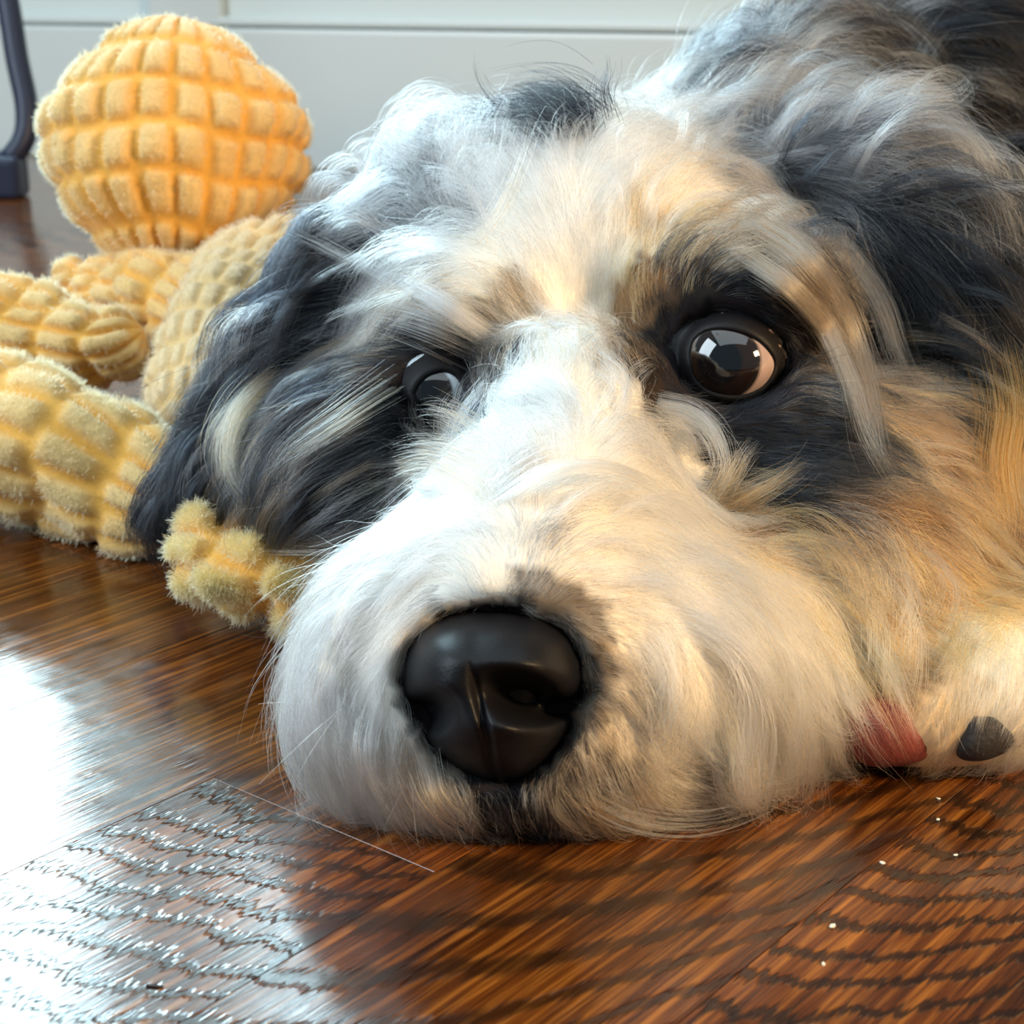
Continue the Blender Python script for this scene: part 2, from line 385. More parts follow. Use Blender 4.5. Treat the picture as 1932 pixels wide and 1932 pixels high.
hp = [at(338, 525, T_H), at(338, 440, T_H), at(335, 340, T_H), at(334, 240, T_H), at(336, 140, T_H), at(342, 36, T_H)]
hr = np.array([128, 150, 176, 198, 214, 224, 229, 228, 220, 204, 180, 146, 100])*m*T_H
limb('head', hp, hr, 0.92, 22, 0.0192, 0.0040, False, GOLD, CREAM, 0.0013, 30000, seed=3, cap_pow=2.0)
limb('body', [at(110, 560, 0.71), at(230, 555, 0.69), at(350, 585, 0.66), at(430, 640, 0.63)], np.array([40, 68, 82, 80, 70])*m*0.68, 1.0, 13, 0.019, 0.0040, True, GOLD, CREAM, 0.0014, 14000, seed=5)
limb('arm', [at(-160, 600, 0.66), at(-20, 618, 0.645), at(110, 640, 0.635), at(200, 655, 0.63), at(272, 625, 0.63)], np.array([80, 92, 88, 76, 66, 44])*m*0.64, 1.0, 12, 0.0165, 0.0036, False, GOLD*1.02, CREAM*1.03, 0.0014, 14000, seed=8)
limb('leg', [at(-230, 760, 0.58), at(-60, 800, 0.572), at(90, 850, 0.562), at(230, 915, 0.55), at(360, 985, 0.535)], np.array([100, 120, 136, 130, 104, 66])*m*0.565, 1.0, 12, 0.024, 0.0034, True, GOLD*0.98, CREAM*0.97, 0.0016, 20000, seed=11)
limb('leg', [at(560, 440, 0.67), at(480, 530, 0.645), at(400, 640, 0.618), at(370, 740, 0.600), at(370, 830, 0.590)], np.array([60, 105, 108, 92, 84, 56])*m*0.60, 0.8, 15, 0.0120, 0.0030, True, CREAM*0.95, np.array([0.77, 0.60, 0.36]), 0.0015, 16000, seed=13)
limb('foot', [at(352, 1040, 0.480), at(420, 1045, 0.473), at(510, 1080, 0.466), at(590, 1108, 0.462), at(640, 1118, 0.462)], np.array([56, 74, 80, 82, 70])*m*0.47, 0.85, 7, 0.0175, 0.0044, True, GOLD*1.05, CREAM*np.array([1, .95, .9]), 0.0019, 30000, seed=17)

# ------------------------------------------------------------------ dog: one continuous body
dog = link('dog', None); dog.location = tuple(on_floor(1300, 1480)); DOG0 = np.array(dog.location)
tag(dog, 'shaggy grey, white and tan dog lying with its chin flat on the wooden floor', 'dog')
# blobs: group, px, py, t, rx px, ry px, depth radius m, roll deg
BLOBS = [
 ('head', 1120, 470, .520, 300, 225, .060, 0),      # skull
 ('head', 900, 400, .530, 185, 150, .045, 0),      # crown on the window side
 ('head', 1390, 290, .560, 190, 130, .050, 0),
 ('head', 1390, 560, .465, 175, 130, .030, 0),     # brow on the lamp side
 ('head', 900, 600, .480, 160, 120, .030, -10),     # brow on the window side
 ('head', 1080, 760, .440, 150, 130, .035, 0),      # between the eyes
 ('head', 1040, 920, .410, 175, 160, .034, 0),      # muzzle
 ('head', 970, 1080, .385, 180, 150, .030, 0),
 ('head', 960, 1290, .372, 200, 190, .022, 0),
 ('head', 1225, 1240, .388, 240, 215, .030, 20),    # flews
 ('head', 740, 1260, .385, 165, 210, .026, 8),
 ('head', 1020, 1440, .385, 300, 90, .026, 0),      # chin
 ('head', 1500, 1080, .440, 290, 250, .045, 15),    # cheeks
 ('head', 1680, 1000, .475, 190, 270, .045, 0),
 ('head', 1440, 850, .450, 200, 140, .034, 0),
 ('head', 700, 880, .470, 190, 190, .034, 0),
 ('head', 600, 960, .490, 150, 130, .030, 0),
 ('head', 1400, 1320, .420, 190, 120, .030, 0),
 ('ear_r', 1600, 330, .510, 150, 110, .024, -30),
 ('ear_r', 1730, 480, .495, 130, 190, .022, -25),
 ('ear_r', 1830, 720, .480, 100, 220, .020, -12),
 ('ear_r', 1890, 960, .470, 70, 140, .016, -5),
 ('ear_l', 670, 520, .520, 110, 80, .024, 35),
 ('ear_l', 590, 640, .510, 85, 135, .022, 32),
 ('ear_l', 490, 800, .500, 75, 130, .018, 30),
 ('ear_l', 400, 940, .497, 60, 80, .012, 25),
 ('body', 1480, 250, .62, 210, 190, .075, 0),       # neck
 ('body', 1700, 230, .72, 310, 230, .100, 0),
 ('body', 1960, 200, .92, 470, 350, .160, 0),       # trunk, out of the frame on the right
 ('body', 2480, 180, 0.98, 400, 380, .140, 0),
 ('body', 2850, 200, 1.02, 330, 330, .120, 0),
 ('body', 1900, 620, .62, 160, 330, .070, 0),       # chest
 ('body', 2150, 900, .50, 170, 190, .040, 0),       # folded foreleg
 ('body', 2090, 760, .56, 180, 220, .055, 0),
 ('body', 2080, 1040, .475, 140, 140, .032, 0),
 ('paw', 1990, 1180, .445, 110, 150, .030, -30),
 ('paw', 1880, 1300, .405, 110, 115, .024, -10),
 ('paw', 1720, 1345, .403, 125, 85, .020, -15),
]
FLOOR_MIN = 0.0025
def blob_sdf(P, b, grow=0.0):
    _, px, py, t, rx, ry, rz, roll = b
    c = at(px, py, t); rx = rx*t/F_PX+grow; ry = ry*t/F_PX+grow; rz = rz+grow
    a = math.radians(roll)          # positive leans the top toward +x
    e1 = RT*math.cos(a)-UP*math.sin(a); e2 = UP*math.cos(a)+RT*math.sin(a)
    q = P-c.astype(P.dtype); x = q@e1.astype(P.dtype)/rx; y = q@e2.astype(P.dtype)/ry; z = q@FW.astype(P.dtype)/rz
    k0 = np.sqrt(x*x+y*y+z*z); k1 = np.sqrt((x/rx)**2+(y/ry)**2+(z/rz)**2)+1e-6
    return k0*(k0-1)/k1
def body_field(P, k=0.0085):
    acc = 0
    for b in BLOBS: acc = acc+np.exp(np.clip(-blob_sdf(P, b)/k, -40, 40))
    return -k*np.log(acc+1e-20)
import openvdb as vdb
VX = 0.0034
lo = np.array([-0.16, 0.27, -0.01]); hi = np.array([0.86, 1.60, 0.32])
# a fine grid round the head and paw, a coarse one would do for the rest; one grid keeps the surface whole
nx, ny, nz = [int((hi[i]-lo[i])/VX)+1 for i in range(3)]
G = np.full((nx, ny, nz), 0.05, dtype=np.float32)
gy = (lo[1]+np.arange(ny)*VX).astype(np.float32); gz = (lo[2]+np.arange(nz)*VX).astype(np.float32)
acc = np.full((nx, ny, nz), 1e-20, dtype=np.float32)
gxf = (lo[0]+np.arange(nx)*VX).astype(np.float32)
for b in BLOBS:
    _, px, py, t, rx, ry, rz, roll = b
    c = at(px, py, t); R_ = max(rx*t/F_PX, ry*t/F_PX, rz)+0.05
    i0 = np.clip(((c-R_-lo)/VX).astype(int), 0, [nx, ny, nz]); i1 = np.clip(((c+R_-lo)/VX).astype(int)+1, 0, [nx, ny, nz])
    X, Y, Z = np.meshgrid(gxf[i0[0]:i1[0]], gy[i0[1]:i1[1]], gz[i0[2]:i1[2]], indexing='ij')
    P_ = np.stack([X, Y, Z], -1).reshape(-1, 3)
    acc[i0[0]:i1[0], i0[1]:i1[1], i0[2]:i1[2]] += np.exp(np.clip(-blob_sdf(P_, b)/0.0085, -40, 40)).reshape(X.shape)
G = -0.0085*np.log(acc); G = np.minimum(G, 0.05)
G = np.maximum(G, (FLOOR_MIN-gz)[None, None, :])
grid = vdb.FloatGrid(0.05); grid.copyFromArray(G.astype(np.float32)); grid.transform = vdb.createLinearTransform(voxelSize=VX)
Vq, Fq = grid.convertToQuads(isovalue=0.0)
Vq = Vq+lo; Fq = Fq[:, ::-1]
def push_back(V, poly, tmin, soft):
    x, y, t = to_px(V); P = np.array(poly, float); c = P.mean(0)
    th_ = np.arctan2(P[:, 1]-c[1], P[:, 0]-c[0]); o_ = np.argsort(th_); r_ = np.linalg.norm(P-c, axis=1)[o_]; th_ = th_[o_]
    a = np.arctan2(y-c[1], x-c[0]); R_ = np.interp(a, np.r_[th_-2*np.pi, th_, th_+2*np.pi], np.r_[r_, r_, r_])
    w_ = np.clip(1-(np.hypot(x-c[0], y-c[1])-R_)/soft, 0, 1); w_ = w_*w_*(3-2*w_)
    need = np.clip(tmin-t, 0, 0.02)*w_*(t < 0.56)
    return V+((V-CAMP)/t[:, None])*need[:, None]
def first_hit(px, py):
    d = Vector(at(px, py, 1.0)-CAMP).normalized(); return np.array(BV0.ray_cast(Vector(CAMP), d)[0])
BV0 = BVHTree.FromPolygons([Vector(v) for v in Vq.tolist()], Fq.tolist())
TR = float(to_px(first_hit(1385, 684))[2])+0.0088; TL = float(to_px(first_hit(832, 745))[2])+0.0088
EYE_R = [(1296,668),(1303,640),(1325,622),(1355,616),(1390,620),(1422,632),(1448,652),(1466,680),(1462,708),(1440,735),(1405,750),(1365,750),(1330,738),(1305,712)]
EYE_L = [(778,742),(788,722),(808,704),(838,696),(862,706),(878,730),(884,760),(872,782),(840,788),(805,784),(786,766)]
NOSE = [(755,1280),(764,1230),(790,1188),(825,1166),(870,1153),(930,1148),(990,1154),(1040,1170),(1078,1200),(1100,1245),(1104,1300),(1092,1350),(1066,1400),(1030,1445),(990,1472),(940,1482),(885,1464),(835,1434),(793,1390),(768,1340)]
Vq = push_back(Vq, EYE_R, TR+0.004, 45); Vq = push_back(Vq, EYE_L, TL+0.004, 35); Vq = push_back(Vq, NOSE, 0.357, 10)
body_me = mesh_from('body', Vq-DOG0, Fq.tolist())
del G, acc
# make normals face out
body_me.calc_loop_triangles()
VN = np.zeros(len(Vq)*3, dtype=np.float32); body_me.vertex_normals.foreach_get('vector', VN); VN = VN.reshape(-1, 3)
ctr = at(1120, 470, .52); top_i = int(np.argmin(np.linalg.norm(Vq-(ctr+np.array([0, 0, .06])), axis=1)))
if VN[top_i, 2] < 0:
    Fq = Fq[:, ::-1]; bpy.data.meshes.remove(body_me); body_me = mesh_from('body', Vq-DOG0, Fq.tolist()); VN = -VN
BVH = BVHTree.FromPolygons([Vector(v) for v in Vq.tolist()], Fq.tolist())
GRP = ['head', 'ear_r', 'ear_l', 'body', 'paw']
def group_of(P):
    best = np.full(len(P), 1e9); g = np.zeros(len(P), int)
    for b in BLOBS:
        d = blob_sdf(P, b); k = GRP.index(b[0]); s = d < best; best[s] = d[s]; g[s] = k
    return g
def surf(px, py, back=0.42):
    """the skin point met by a measured direction"""
    d = at(px, py, 1.0)-CAMP
    hit = BVH.ray_cast(Vector(CAMP), Vector(d).normalized())
    if hit[0] is None: return at(px, py, back)
    return np.array(hit[0])

# ---- fur colours (what the hair is dyed by nature)
C_ = dict(W=(.80, .77, .70), C=(.83, .67, .44), T=(.62, .31, .11), O=(.52, .15, .03), B=(.09, .045, .022), K=(.0025, .003, .0045),
          G=(.011, .013, .017), M=(.075, .075, .080), S=(.36, .39, .42), N=(.14, .092, .058), L=(.41, .32, .23))
C_ = {k: np.array(v) for k, v in C_.items()}
# anchors: px, py, dx, dy, length mm, lift, mixture (letters: how often each colour is drawn)
HEAD = [
 # muzzle top and between the eyes
 (935,1100, 0,-1, 7,.25,'WWWWC'),(900,1120,-.4,-1,7,.25,'WWWWM'),(1000,1110,.5,-1,8,.25,'WWLNM'),(860,1160,-.9,-.5,7,.2,'WWWW'),
 (950,1040,-.1,-1,12,.2,'WWWWW'),(890,1020,-.5,-1,14,.2,'WWWWW'),(1010,1020,.5,-1,15,.2,'WWWWM'),(830,1050,-1,-.1,17,.2,'WWWWW'),
 (960,940,-.1,-1,16,.2,'WWWWW'),(900,900,-.7,-.8,18,.25,'WWWWW'),(1030,930,.5,-.9,18,.25,'WWWWW'),(1120,960,.9,-.5,24,.25,'WWWCC'),
 (860,840,-1,-.3,18,.25,'WWWWC'),(800,860,-1,0,17,.2,'WWCCC'),(800,920,-1,.2,20,.15,'WWWWW'),(760,980,-1,.5,24,.15,'WWWWW'),
 (980,830,-.35,-1,21,.22,'WWWWW'),(1060,830,.1,-1,21,.22,'WWWWW'),(1150,850,.5,-.8,22,.25,'WWWWW'),(1230,870,.9,-.3,19,.25,'WWWWC'),
 (930,770,-.7,-.8,15,.25,'WWWWW'),(1010,740,-.15,-1,20,.22,'WWWWW'),(1090,730,.1,-1,20,.22,'WWWWC'),(1170,740,.6,-.8,14,.3,'WWWWC'),
 (1280,800,1,.1,17,.3,'WWWWN'),(1300,900,.9,.4,20,.25,'WWWWC'),(1340,960,.9,-.2,14,.3,'WWCTN'),(880,700,-.5,-1,8,.2,'NNKW'),
 (1000,660,-.1,-1,15,.2,'WWWCC'),(1080,640,.0,-1,20,.2,'WWWWC'),(1160,650,.3,-1,13,.2,'CCLN'),(1120,560,.0,-1,17,.2,'WWWWC'),
 (1150,480,.2,-1,20,.25,'WWWWC'),(1050,500,-.4,-1,22,.25,'WWWWW'),(960,560,-.6,-.8,18,.2,'WCCLN'),(900,620,-.9,-.5,13,.2,'LLCNM'),
 (940,640,-.3,-1,13,.2,'CLLNN'),(870,665,-.9,-.5,8,.2,'NNKKK'),(905,700,-.5,-.9,7,.2,'KKKN'),(900,760,.1,-1,7,.1,'KKN'),(760,720,-1,.2,8,.1,'KKKG'),(830,680,-1,-.1,7,.1,'KKK'),(830,800,-1,.3,8,.1,'KKK'),(770,790,-1,.3,10,.1,'KKKG'),(1180,560,.2,-1,13,.25,'TTTTCN'),(1230,520,.2,-1,13,.3,'TTTOBN'),
 (1210,590,-.1,-1,10,.25,'TTBBN'),(1260,560,.1,-1,10,.3,'BBKTN'),(1160,420,.3,-1,22,.3,'WWWWC'),(1240,440,.5,-.8,20,.3,'CCCWT'),
 (1300,460,.7,-.5,16,.3,'CCWTN'),
 # crown
 (1060,400,-.4,-1,26,.35,'WWWWW'),(980,430,-.8,-.6,26,.3,'WWWWW'),(900,500,-.9,-.3,26,.25,'WWWWC'),(850,560,-1,-.2,24,.2,'WWCLC'),
 (1100,320,0,-1,26,.4,'WWWWW'),(1180,300,.5,-1,26,.4,'WWWWW'),(1250,340,.8,-.5,26,.35,'WWWWC'),(1330,380,1,-.2,24,.3,'WWWCL'),
 (1000,300,-.4,-1,24,.4,'WWWWS'),(920,330,-.6,-1,26,.4,'WWWSW'),(840,400,-.6,-.8,28,.35,'WWSSM'),(780,460,-.8,-.4,28,.3,'WSSMM'),
 (880,240,-.4,-1,22,.5,'WWSSW'),(780,300,-.6,-1,22,.5,'WSSSM'),(720,370,-.8,-.7,24,.4,'SSSMM'),(960,220,-.2,-1,18,.5,'KKWWS'),
 (1020,210,.1,-1,18,.4,'KKKKG'),(1020,170,-.3,-1,16,.4,'KKKGS'),(1100,220,.2,-1,20,.5,'WWWWS'),(1200,210,.5,-1,20,.5,'WWWWS'),
 (1290,230,.7,-.7,22,.4,'WWWSS'),(1350,260,.9,-.5,22,.4,'WSSMM'),(1400,330,1,-.2,22,.3,'SSMMN'),(1300,160,.5,-1,18,.6,'SSKGM'),
 (1200,150,.2,-1,16,.7,'SSGKM'),(1420,220,.9,-.5,22,.5,'SSSMM'),
 # window-side brow and cheek
 (820,560,-1,-.1,20,.2,'CCLLN'),(760,560,-1,-.1,26,.2,'CCLLW'),(700,560,-1,.1,22,.2,'SSMMG'),(800,620,-1,.0,15,.15,'LNMMG'),
 (740,620,-1,.3,17,.15,'LNMMG'),(680,640,-.9,.6,18,.2,'NMMGG'),(640,700,-.7,.9,18,.2,'NMGGK'),(740,690,-1,.3,13,.1,'NMGGG'),
 (800,680,-1,.1,8,.1,'KKKG'),(760,760,-1,.3,10,.1,'KKGG'),(700,740,-.9,.6,15,.1,'NMGGG'),(640,800,-.8,.7,18,.2,'NLMGG'),
 (720,820,-1,.3,16,.1,'MGGGK'),(780,830,-1,.3,12,.1,'GGKK'),(700,880,-1,.2,19,.1,'MMGGN'),(620,880,-.9,.4,20,.15,'MMGGN'),
 (560,900,-.7,.8,20,.2,'MGGGN'),(680,950,-1,.2,19,.1,'MMGGS'),(600,980,-.9,.5,18,.15,'MMGGN'),(540,1000,-.5,.8,18,.2,'NNMGB'),
 (640,1040,-.9,.4,13,.1,'WLMNN'),(740,940,-1,.3,18,.1,'GGMWS'),
 # moustache, window side
 (740,1060,-.9,.5,24,.15,'WWWWW'),(660,1120,-.8,.8,22,.2,'WWWWW'),(780,1130,-.9,.5,20,.12,'WWWWW'),(700,1200,-.7,.8,22,.15,'WWWWW'),
 (610,1200,-.4,1,22,.25,'WWWWS'),(600,1300,.0,1,22,.25,'WWWWC'),(680,1320,-.3,1,20,.15,'WWWWW'),(640,1400,.3,1,20,.2,'WWWWC'),
 (730,1260,-.4,.9,14,.1,'WWWWW'),(740,1400,-.1,1,18,.15,'WWWWL'),(780,1440,0,1,14,.2,'WWLLC'),(850,1480,.1,1,14,.3,'WLLNM'),(800,1500,.2,1,13,.3,'WWLL'),
 (900,1500,.1,1,9,.3,'LNMKK'),(950,1510,0,1,10,.35,'KKKGL'),(1000,1510,.1,1,8,.35,'KKGML'),
 # moustache, lamp side
 (1060,1150,.9,-.5,9,.2,'WLLNM'),(1120,1190,1,-.2,9,.2,'WLLNC'),(1130,1270,1,.1,9,.2,'LLLNM'),(1120,1350,1,.5,9,.2,'WLLNM'),(1080,1430,.6,.9,10,.25,'WLLNM'),
 (1100,1060,1,-.4,20,.2,'WWWWL'),(1180,1080,1,-.1,24,.2,'WWWWC'),(1280,1060,1,.3,28,.2,'WWWWC'),(1380,1080,.8,.6,30,.2,'WWWCC'),
 (1200,1180,1,.3,22,.15,'WWWCC'),(1300,1180,.9,.6,28,.2,'WWWWC'),(1400,1200,.6,.9,30,.2,'WWWCC'),(1480,1240,.5,1,30,.2,'WWWCC'),
 (1210,1280,.8,.6,17,.15,'WWLCC'),(1320,1290,.7,.9,24,.2,'WWWCC'),(1420,1320,.35,1,24,.25,'WWWCC'),(1480,1380,.1,1,20,.3,'WWCCC'),
 (1180,1380,.6,.9,15,.15,'WWLCC'),(1260,1400,.6,.9,18,.2,'WWLCC'),(1360,1420,.3,1,20,.3,'WWCCC'),(1150,1470,.5,.9,14,.2,'WLLNM'),
 (1260,1480,.8,.5,18,.2,'WCCLL'),(1360,1490,.9,.1,20,.3,'WCWCL'),(1060,1500,.3,1,14,.35,'LLNMW'),
 # lamp-side brow, eye, cheek
 (1290,500,.3,-1,11,.3,'KKNGT'),(1330,540,.8,-.7,11,.2,'KGGKN'),(1400,540,1,-.1,13,.15,'GGGKM'),(1460,580,1,.3,13,.15,'GGKNM'),
 (1380,480,1,-.1,20,.25,'CLLLN'),(1460,500,.9,.4,28,.25,'CLLNM'),(1530,560,.6,1,34,.3,'LLLNM'),(1500,640,.7,.5,10,.1,'KKGN'),
 (1580,660,.4,1,30,.3,'LLNNG'),(1450,420,.9,.3,26,.3,'SLMMN'),(1540,450,.7,.8,32,.3,'LNGGK'),(1620,540,.6,1,34,.3,'NGGKK'),
  (1350,575,.6,-.6,8,.1,'KKK'),(1420,590,1,-.1,8,.1,'KKKG'),(1480,625,1,.3,8,.1,'KKK'),(1270,600,-.2,-1,7,.15,'KKKB'),(1225,690,-.9,-.2,6,.1,'KKKB'),(1290,580,.2,-1,8,.15,'KKKB'),
 (1380,785,.3,1,7,.1,'KKK'),(1460,800,1,.6,9,.1,'KKKG'),(1540,790,1,.3,12,.1,'KGGG'),(1600,840,1,.15,15,.1,'GGGN'),(1450,930,1,.1,13,.1,'KGGG'),(1550,880,1,.1,16,.1,'KGGG'),(1350,860,.7,.6,10,.1,'KKGG'),
 (1240,640, -.6,-.6, 6,.15,'KKKB'),(1200,660,-.8,-.5,7,.15,'NBLKC'),(1250,740,-.2,.8,5,.1,'KKBN'),(1330,800,.5,.9,8,.1,'KKK'),
 (1400,800,.6,.8,9,.1,'KKKG'),(1480,760,1,.4,10,.1,'KKGN'),(1540,720,1,.3,12,.1,'GNNLM'),(1420,870,1,.3,14,.1,'KGGGM'),
 (1500,840,1,.3,15,.1,'KGGGM'),(1580,800,1,.2,16,.15,'GGGMN'),(1400,930,1,.1,15,.15,'GGNTM'),(1500,930,1,.0,17,.15,'GGGMN'),
 (1600,890,1,.1,20,.15,'GNNLM'),(1430,980,1,-.2,22,.2,'LLNTT'),(1530,1000,1,-.05,26,.2,'LLTNN'),(1640,960,1,.2,26,.2,'LNNTB'),
 (1660,780,.9,.3,24,.2,'LLNTN'),(1720,720,.8,.6,24,.2,'TLNNG'),(1740,860,.8,.7,28,.2,'LLNBT'),(1720,1000,.7,.8,30,.2,'LTTBN'),
 (1600,1060,.9,.5,30,.2,'CCTTL'),(1500,1080,.9,.3,30,.2,'WCCTL'),(1700,1120,.5,1,32,.2,'CTTTN'),(1560,1170,.7,.8,32,.2,'CCCTW'),
 (1640,1220,.5,1,11,.2,'CCCTT'),(1560,1280,.4,1,19,.25,'WCCCC'),(1740,1200,.4,1,10,.25,'CCTTT'),(1800,1100,.4,1,24,.2,'TTTON'),
 (1800,960,.5,1,30,.2,'TNNBL'),(1830,1200,.3,1,16,.25,'CCTTT'),
]
EAR_R = [
 (1480,260,1,-.25,24,.4,'SSSMG'),(1560,200,1,-.25,24,.5,'SSWMG'),(1600,300,1,-.05,30,.35,'SSSMM'),(1520,370,.9,.3,30,.3,'SMGGK'),
 (1700,260,1,-.1,28,.45,'SSSMG'),(1700,360,.9,.4,34,.3,'SGGKK'),(1800,340,.9,.5,30,.4,'SSGKK'),(1640,440,.7,.8,36,.25,'GGGKK'),
 (1740,480,.6,.9,38,.2,'KKKGG'),(1840,480,.6,.9,34,.25,'SKKKG'),(1680,580,.5,1,36,.2,'KKGGN'),(1760,640,.5,1,38,.2,'KKKGN'),
 (1860,640,.5,1,36,.2,'KKKGN'),(1700,720,.6,.8,26,.2,'NNLTG'),(1820,760,.4,1,34,.2,'GNNTM'),(1880,820,.3,1,32,.2,'NTTNG'),(1920,720,.4,1,34,.2,'KKGG'),
 (1850,880,.2,1,32,.2,'OOOTN'),(1900,960,.1,1,34,.2,'OOTTT'),(1870,1050,0,1,34,.2,'OTTTC'),(1925,1080,0,1,32,.2,'TTTC'),
]
EAR_L = [
 (640,430,-.8,.1,18,.4,'GGKMS'),(580,470,-.8,.5,20,.35,'KKKGS'),(540,540,-.7,.6,24,.3,'KKKGS'),(600,560,-.9,.3,24,.3,'SGKKG'),
 (480,600,-.6,.8,24,.3,'KKGGN'),(560,640,-.9,.3,26,.25,'KKKGS'),(430,690,-.6,.8,22,.3,'KKKGN'),(520,720,-.9,.4,26,.2,'KKKGM'),(460,760,-.7,.7,26,.2,'KKKGG'),(400,790,-.7,.7,24,.3,'KKGGM'),(540,800,-.5,.9,24,.15,'KKGGB'),(440,860,-.4,1,28,.2,'KKKKG'),
 (360,870,-.7,.8,26,.3,'KKKGM'),(320,930,-.5,1,26,.3,'KKKGB'),(380,960,-.2,1,24,.2,'KKKK'),(450,950,-.1,1,18,.2,'KKKB'),(280,960,-.4,1,24,.3,'KKKG'),
]
BODY = [
 (1350,60,-.2,-1,16,.6,'SSSWM'),(1420,60,.5,-.9,22,.5,'SSSMG'),(1400,140,.6,-.8,22,.5,'SSMGK'),(1500,80,.9,-.4,24,.4,'SSMGK'),
 (1600,40,.9,-.4,26,.4,'SMGKKK'),(1600,140,1,-.3,26,.4,'SSGKK'),(1700,60,1,-.2,26,.4,'SGKKKK'),(1750,150,.9,.3,26,.4,'KKKKS'),
 (1850,50,.9,.3,28,.4,'KKKGM'),(1850,200,.6,.8,28,.4,'KKKKS'),(1930,120,.5,.9,28,.4,'KKKGS'),(1900,350,.4,1,28,.4,'KKKGM'),
 (1930,600,.3,1,28,.3,'KKKG'),(1980,900,.2,1,24,.3,'TTNK'),(2100,100,.6,.8,28,.4,'KKKGS'),(2300,300,.5,.9,28,.4,'KKKG'),
 (2500,100,.5,.9,28,.4,'KKKGS'),(2100,1000,-.1,1,20,.3,'CCT'),
]
PAW = [
 (1730,1280,-.2,1,4,.3,'TTC'),(1780,1340,-.1,1,7,.5,'TCC'),(1780,1400,-.3,1,7,.5,'TCC'),(1690,1300,-.2,1,3,.3,'TTC'),(1640,1440,0,1,4,.2,'NT'),(1620,1270,.3,1,6,.2,'CCW'),(1700,1240,.3,1,5,.2,'CCT'),
 (1860,1250,-.2,1,12,.4,'CCW'),(1900,1320,-.4,.9,9,.5,'WCC'),(1950,1380,-.5,.8,9,.4,'WCC'),(1830,1300,-.3,1,9,.4,'CCT'),(2000,1200,-.2,1,14,.4,'CCW'),
]
FIELDS = {}
for gname, tab in (('head', HEAD), ('ear_r', EAR_R), ('ear_l', EAR_L), ('body', BODY), ('paw', PAW)):
    A_ = np.array([r[:6] for r in tab], float); A_[:, 2:4] /= np.linalg.norm(A_[:, 2:4], axis=1)[:, None]
    FIELDS[gname] = (A_, [np.array([C_[c] for c in r[6]]) for r in tab])
def field(gname, px, py, soft=45.0):
    A_, _ = FIELDS[gname]
    d2 = (px[:, None]-A_[None, :, 0])**2+(py[:, None]-A_[None, :, 1])**2
    w_ = 1/(d2+soft*soft)**2; w_ /= w_.sum(1)[:, None]
    v = w_@A_[:, 2:6]; v[:, :2] /= np.linalg.norm(v[:, :2], axis=1)[:, None]+1e-9
    return v
def pick_anchor(gname, px, py, jitter, rg):
    A_, _ = FIELDS[gname]
    x = px+rg.normal(0, jitter, len(px)); y = py+rg.normal(0, jitter, len(px))
    return np.argmin((x[:, None]-A_[None, :, 0])**2+(y[:, None]-A_[None, :, 1])**2, axis=1)

# ---- eye, nose and pad outlines (no fur grows there)
def inside(poly, x, y, grow=0.0):
    P = np.array(poly, float); c = P.mean(0); d = P-c; P = c+d*(1+grow/np.linalg.norm(d, axis=1))[:, None]
    r = np.zeros(len(x), bool); n = len(P); j = n-1
    for i in range(n):
        xi, yi = P[i]; xj, yj = P[j]
        r ^= ((yi > y) != (yj > y)) & (x < (xj-xi)*(y-yi)/(yj-yi+1e-9)+xi); j = i
    return r
PAD_RED = [(1585,1345),(1640,1315),(1700,1318),(1745,1350),(1772,1395),(1752,1430),(1690,1446),(1630,1442),(1590,1400)]
PAD_DARK = [(1828,1330),(1885,1335),(1918,1380),(1905,1415),(1850,1436),(1806,1426),(1810,1375)]

# skin colour under the fur
gx_, gy_, gt_ = to_px(Vq); gg = group_of(Vq)
SK = np.zeros((len(Vq), 3))
for gi, gname in enumerate(GRP):
    s = np.where(gg == gi)[0]
    if not len(s): continue
    a = pick_anchor(gname, gx_[s], gy_[s], 1, RNG)
    cm = np.array([c.mean(0) for c in FIELDS[gname][1]]); SK[s] = cm[a]*np.where(cm[a].mean(1, keepdims=True) > 0.5, 0.95, 0.4)
near_eye = inside(EYE_R, gx_, gy_, 55) | inside(EYE_L, gx_, gy_, 40) | inside(NOSE, gx_, gy_, 9)
SK[near_eye & (gg == 0)] = (.014, .010, .012)
mouth = (np.abs(gx_-950) < 70) & (gy_ > 1450) & (gg == 0); SK[mouth] = (.012, .010, .012)
# socket the eyes and press the skin back there
set_vcol(body_me, SK)
SKIN = vcol_material('skin', 0.8, spec=0.2)
body = link('body', body_me, dog, SKIN)

# ---- growing the fur
def tri_sample(n_try, rg):
    tri = np.array(Fq)[:, [0, 1, 2, 0, 2, 3]].reshape(-1, 3) if Fq.shape[1] == 4 else Fq
    A = Vq[tri[:, 0]]; B = Vq[tri[:, 1]]; Cc = Vq[tri[:, 2]]
    nrm = np.cross(B-A, Cc-A); ar = np.linalg.norm(nrm, axis=1); nrm /= ar[:, None]+1e-15
    m_ = (A+B+Cc)/3; x, y, t = to_px(m_); vd = (CAMP-m_); vd /= np.linalg.norm(vd, axis=1)[:, None]
    facing = (nrm*vd).sum(1)
    w_ = ar*np.where(facing > -0.35, 1.0, 0.10)*np.where((x > -80) & (x < 2060) & (y > -120) & (y < 2000), 1.0, 0.30)/t**2
    w_ *= np.where(m_[:, 2] < FLOOR_MIN+0.0006, 0.05, 1)
    k = rg.choice(len(tri), n_try, p=w_/w_.sum())
    u = rg.random((n_try, 2)); f = u.sum(1) > 1; u[f] = 1-u[f]
    P = A[k]+(B[k]-A[k])*u[:, :1]+(Cc[k]-A[k])*u[:, 1:]
    return P, nrm[k]
K = 11
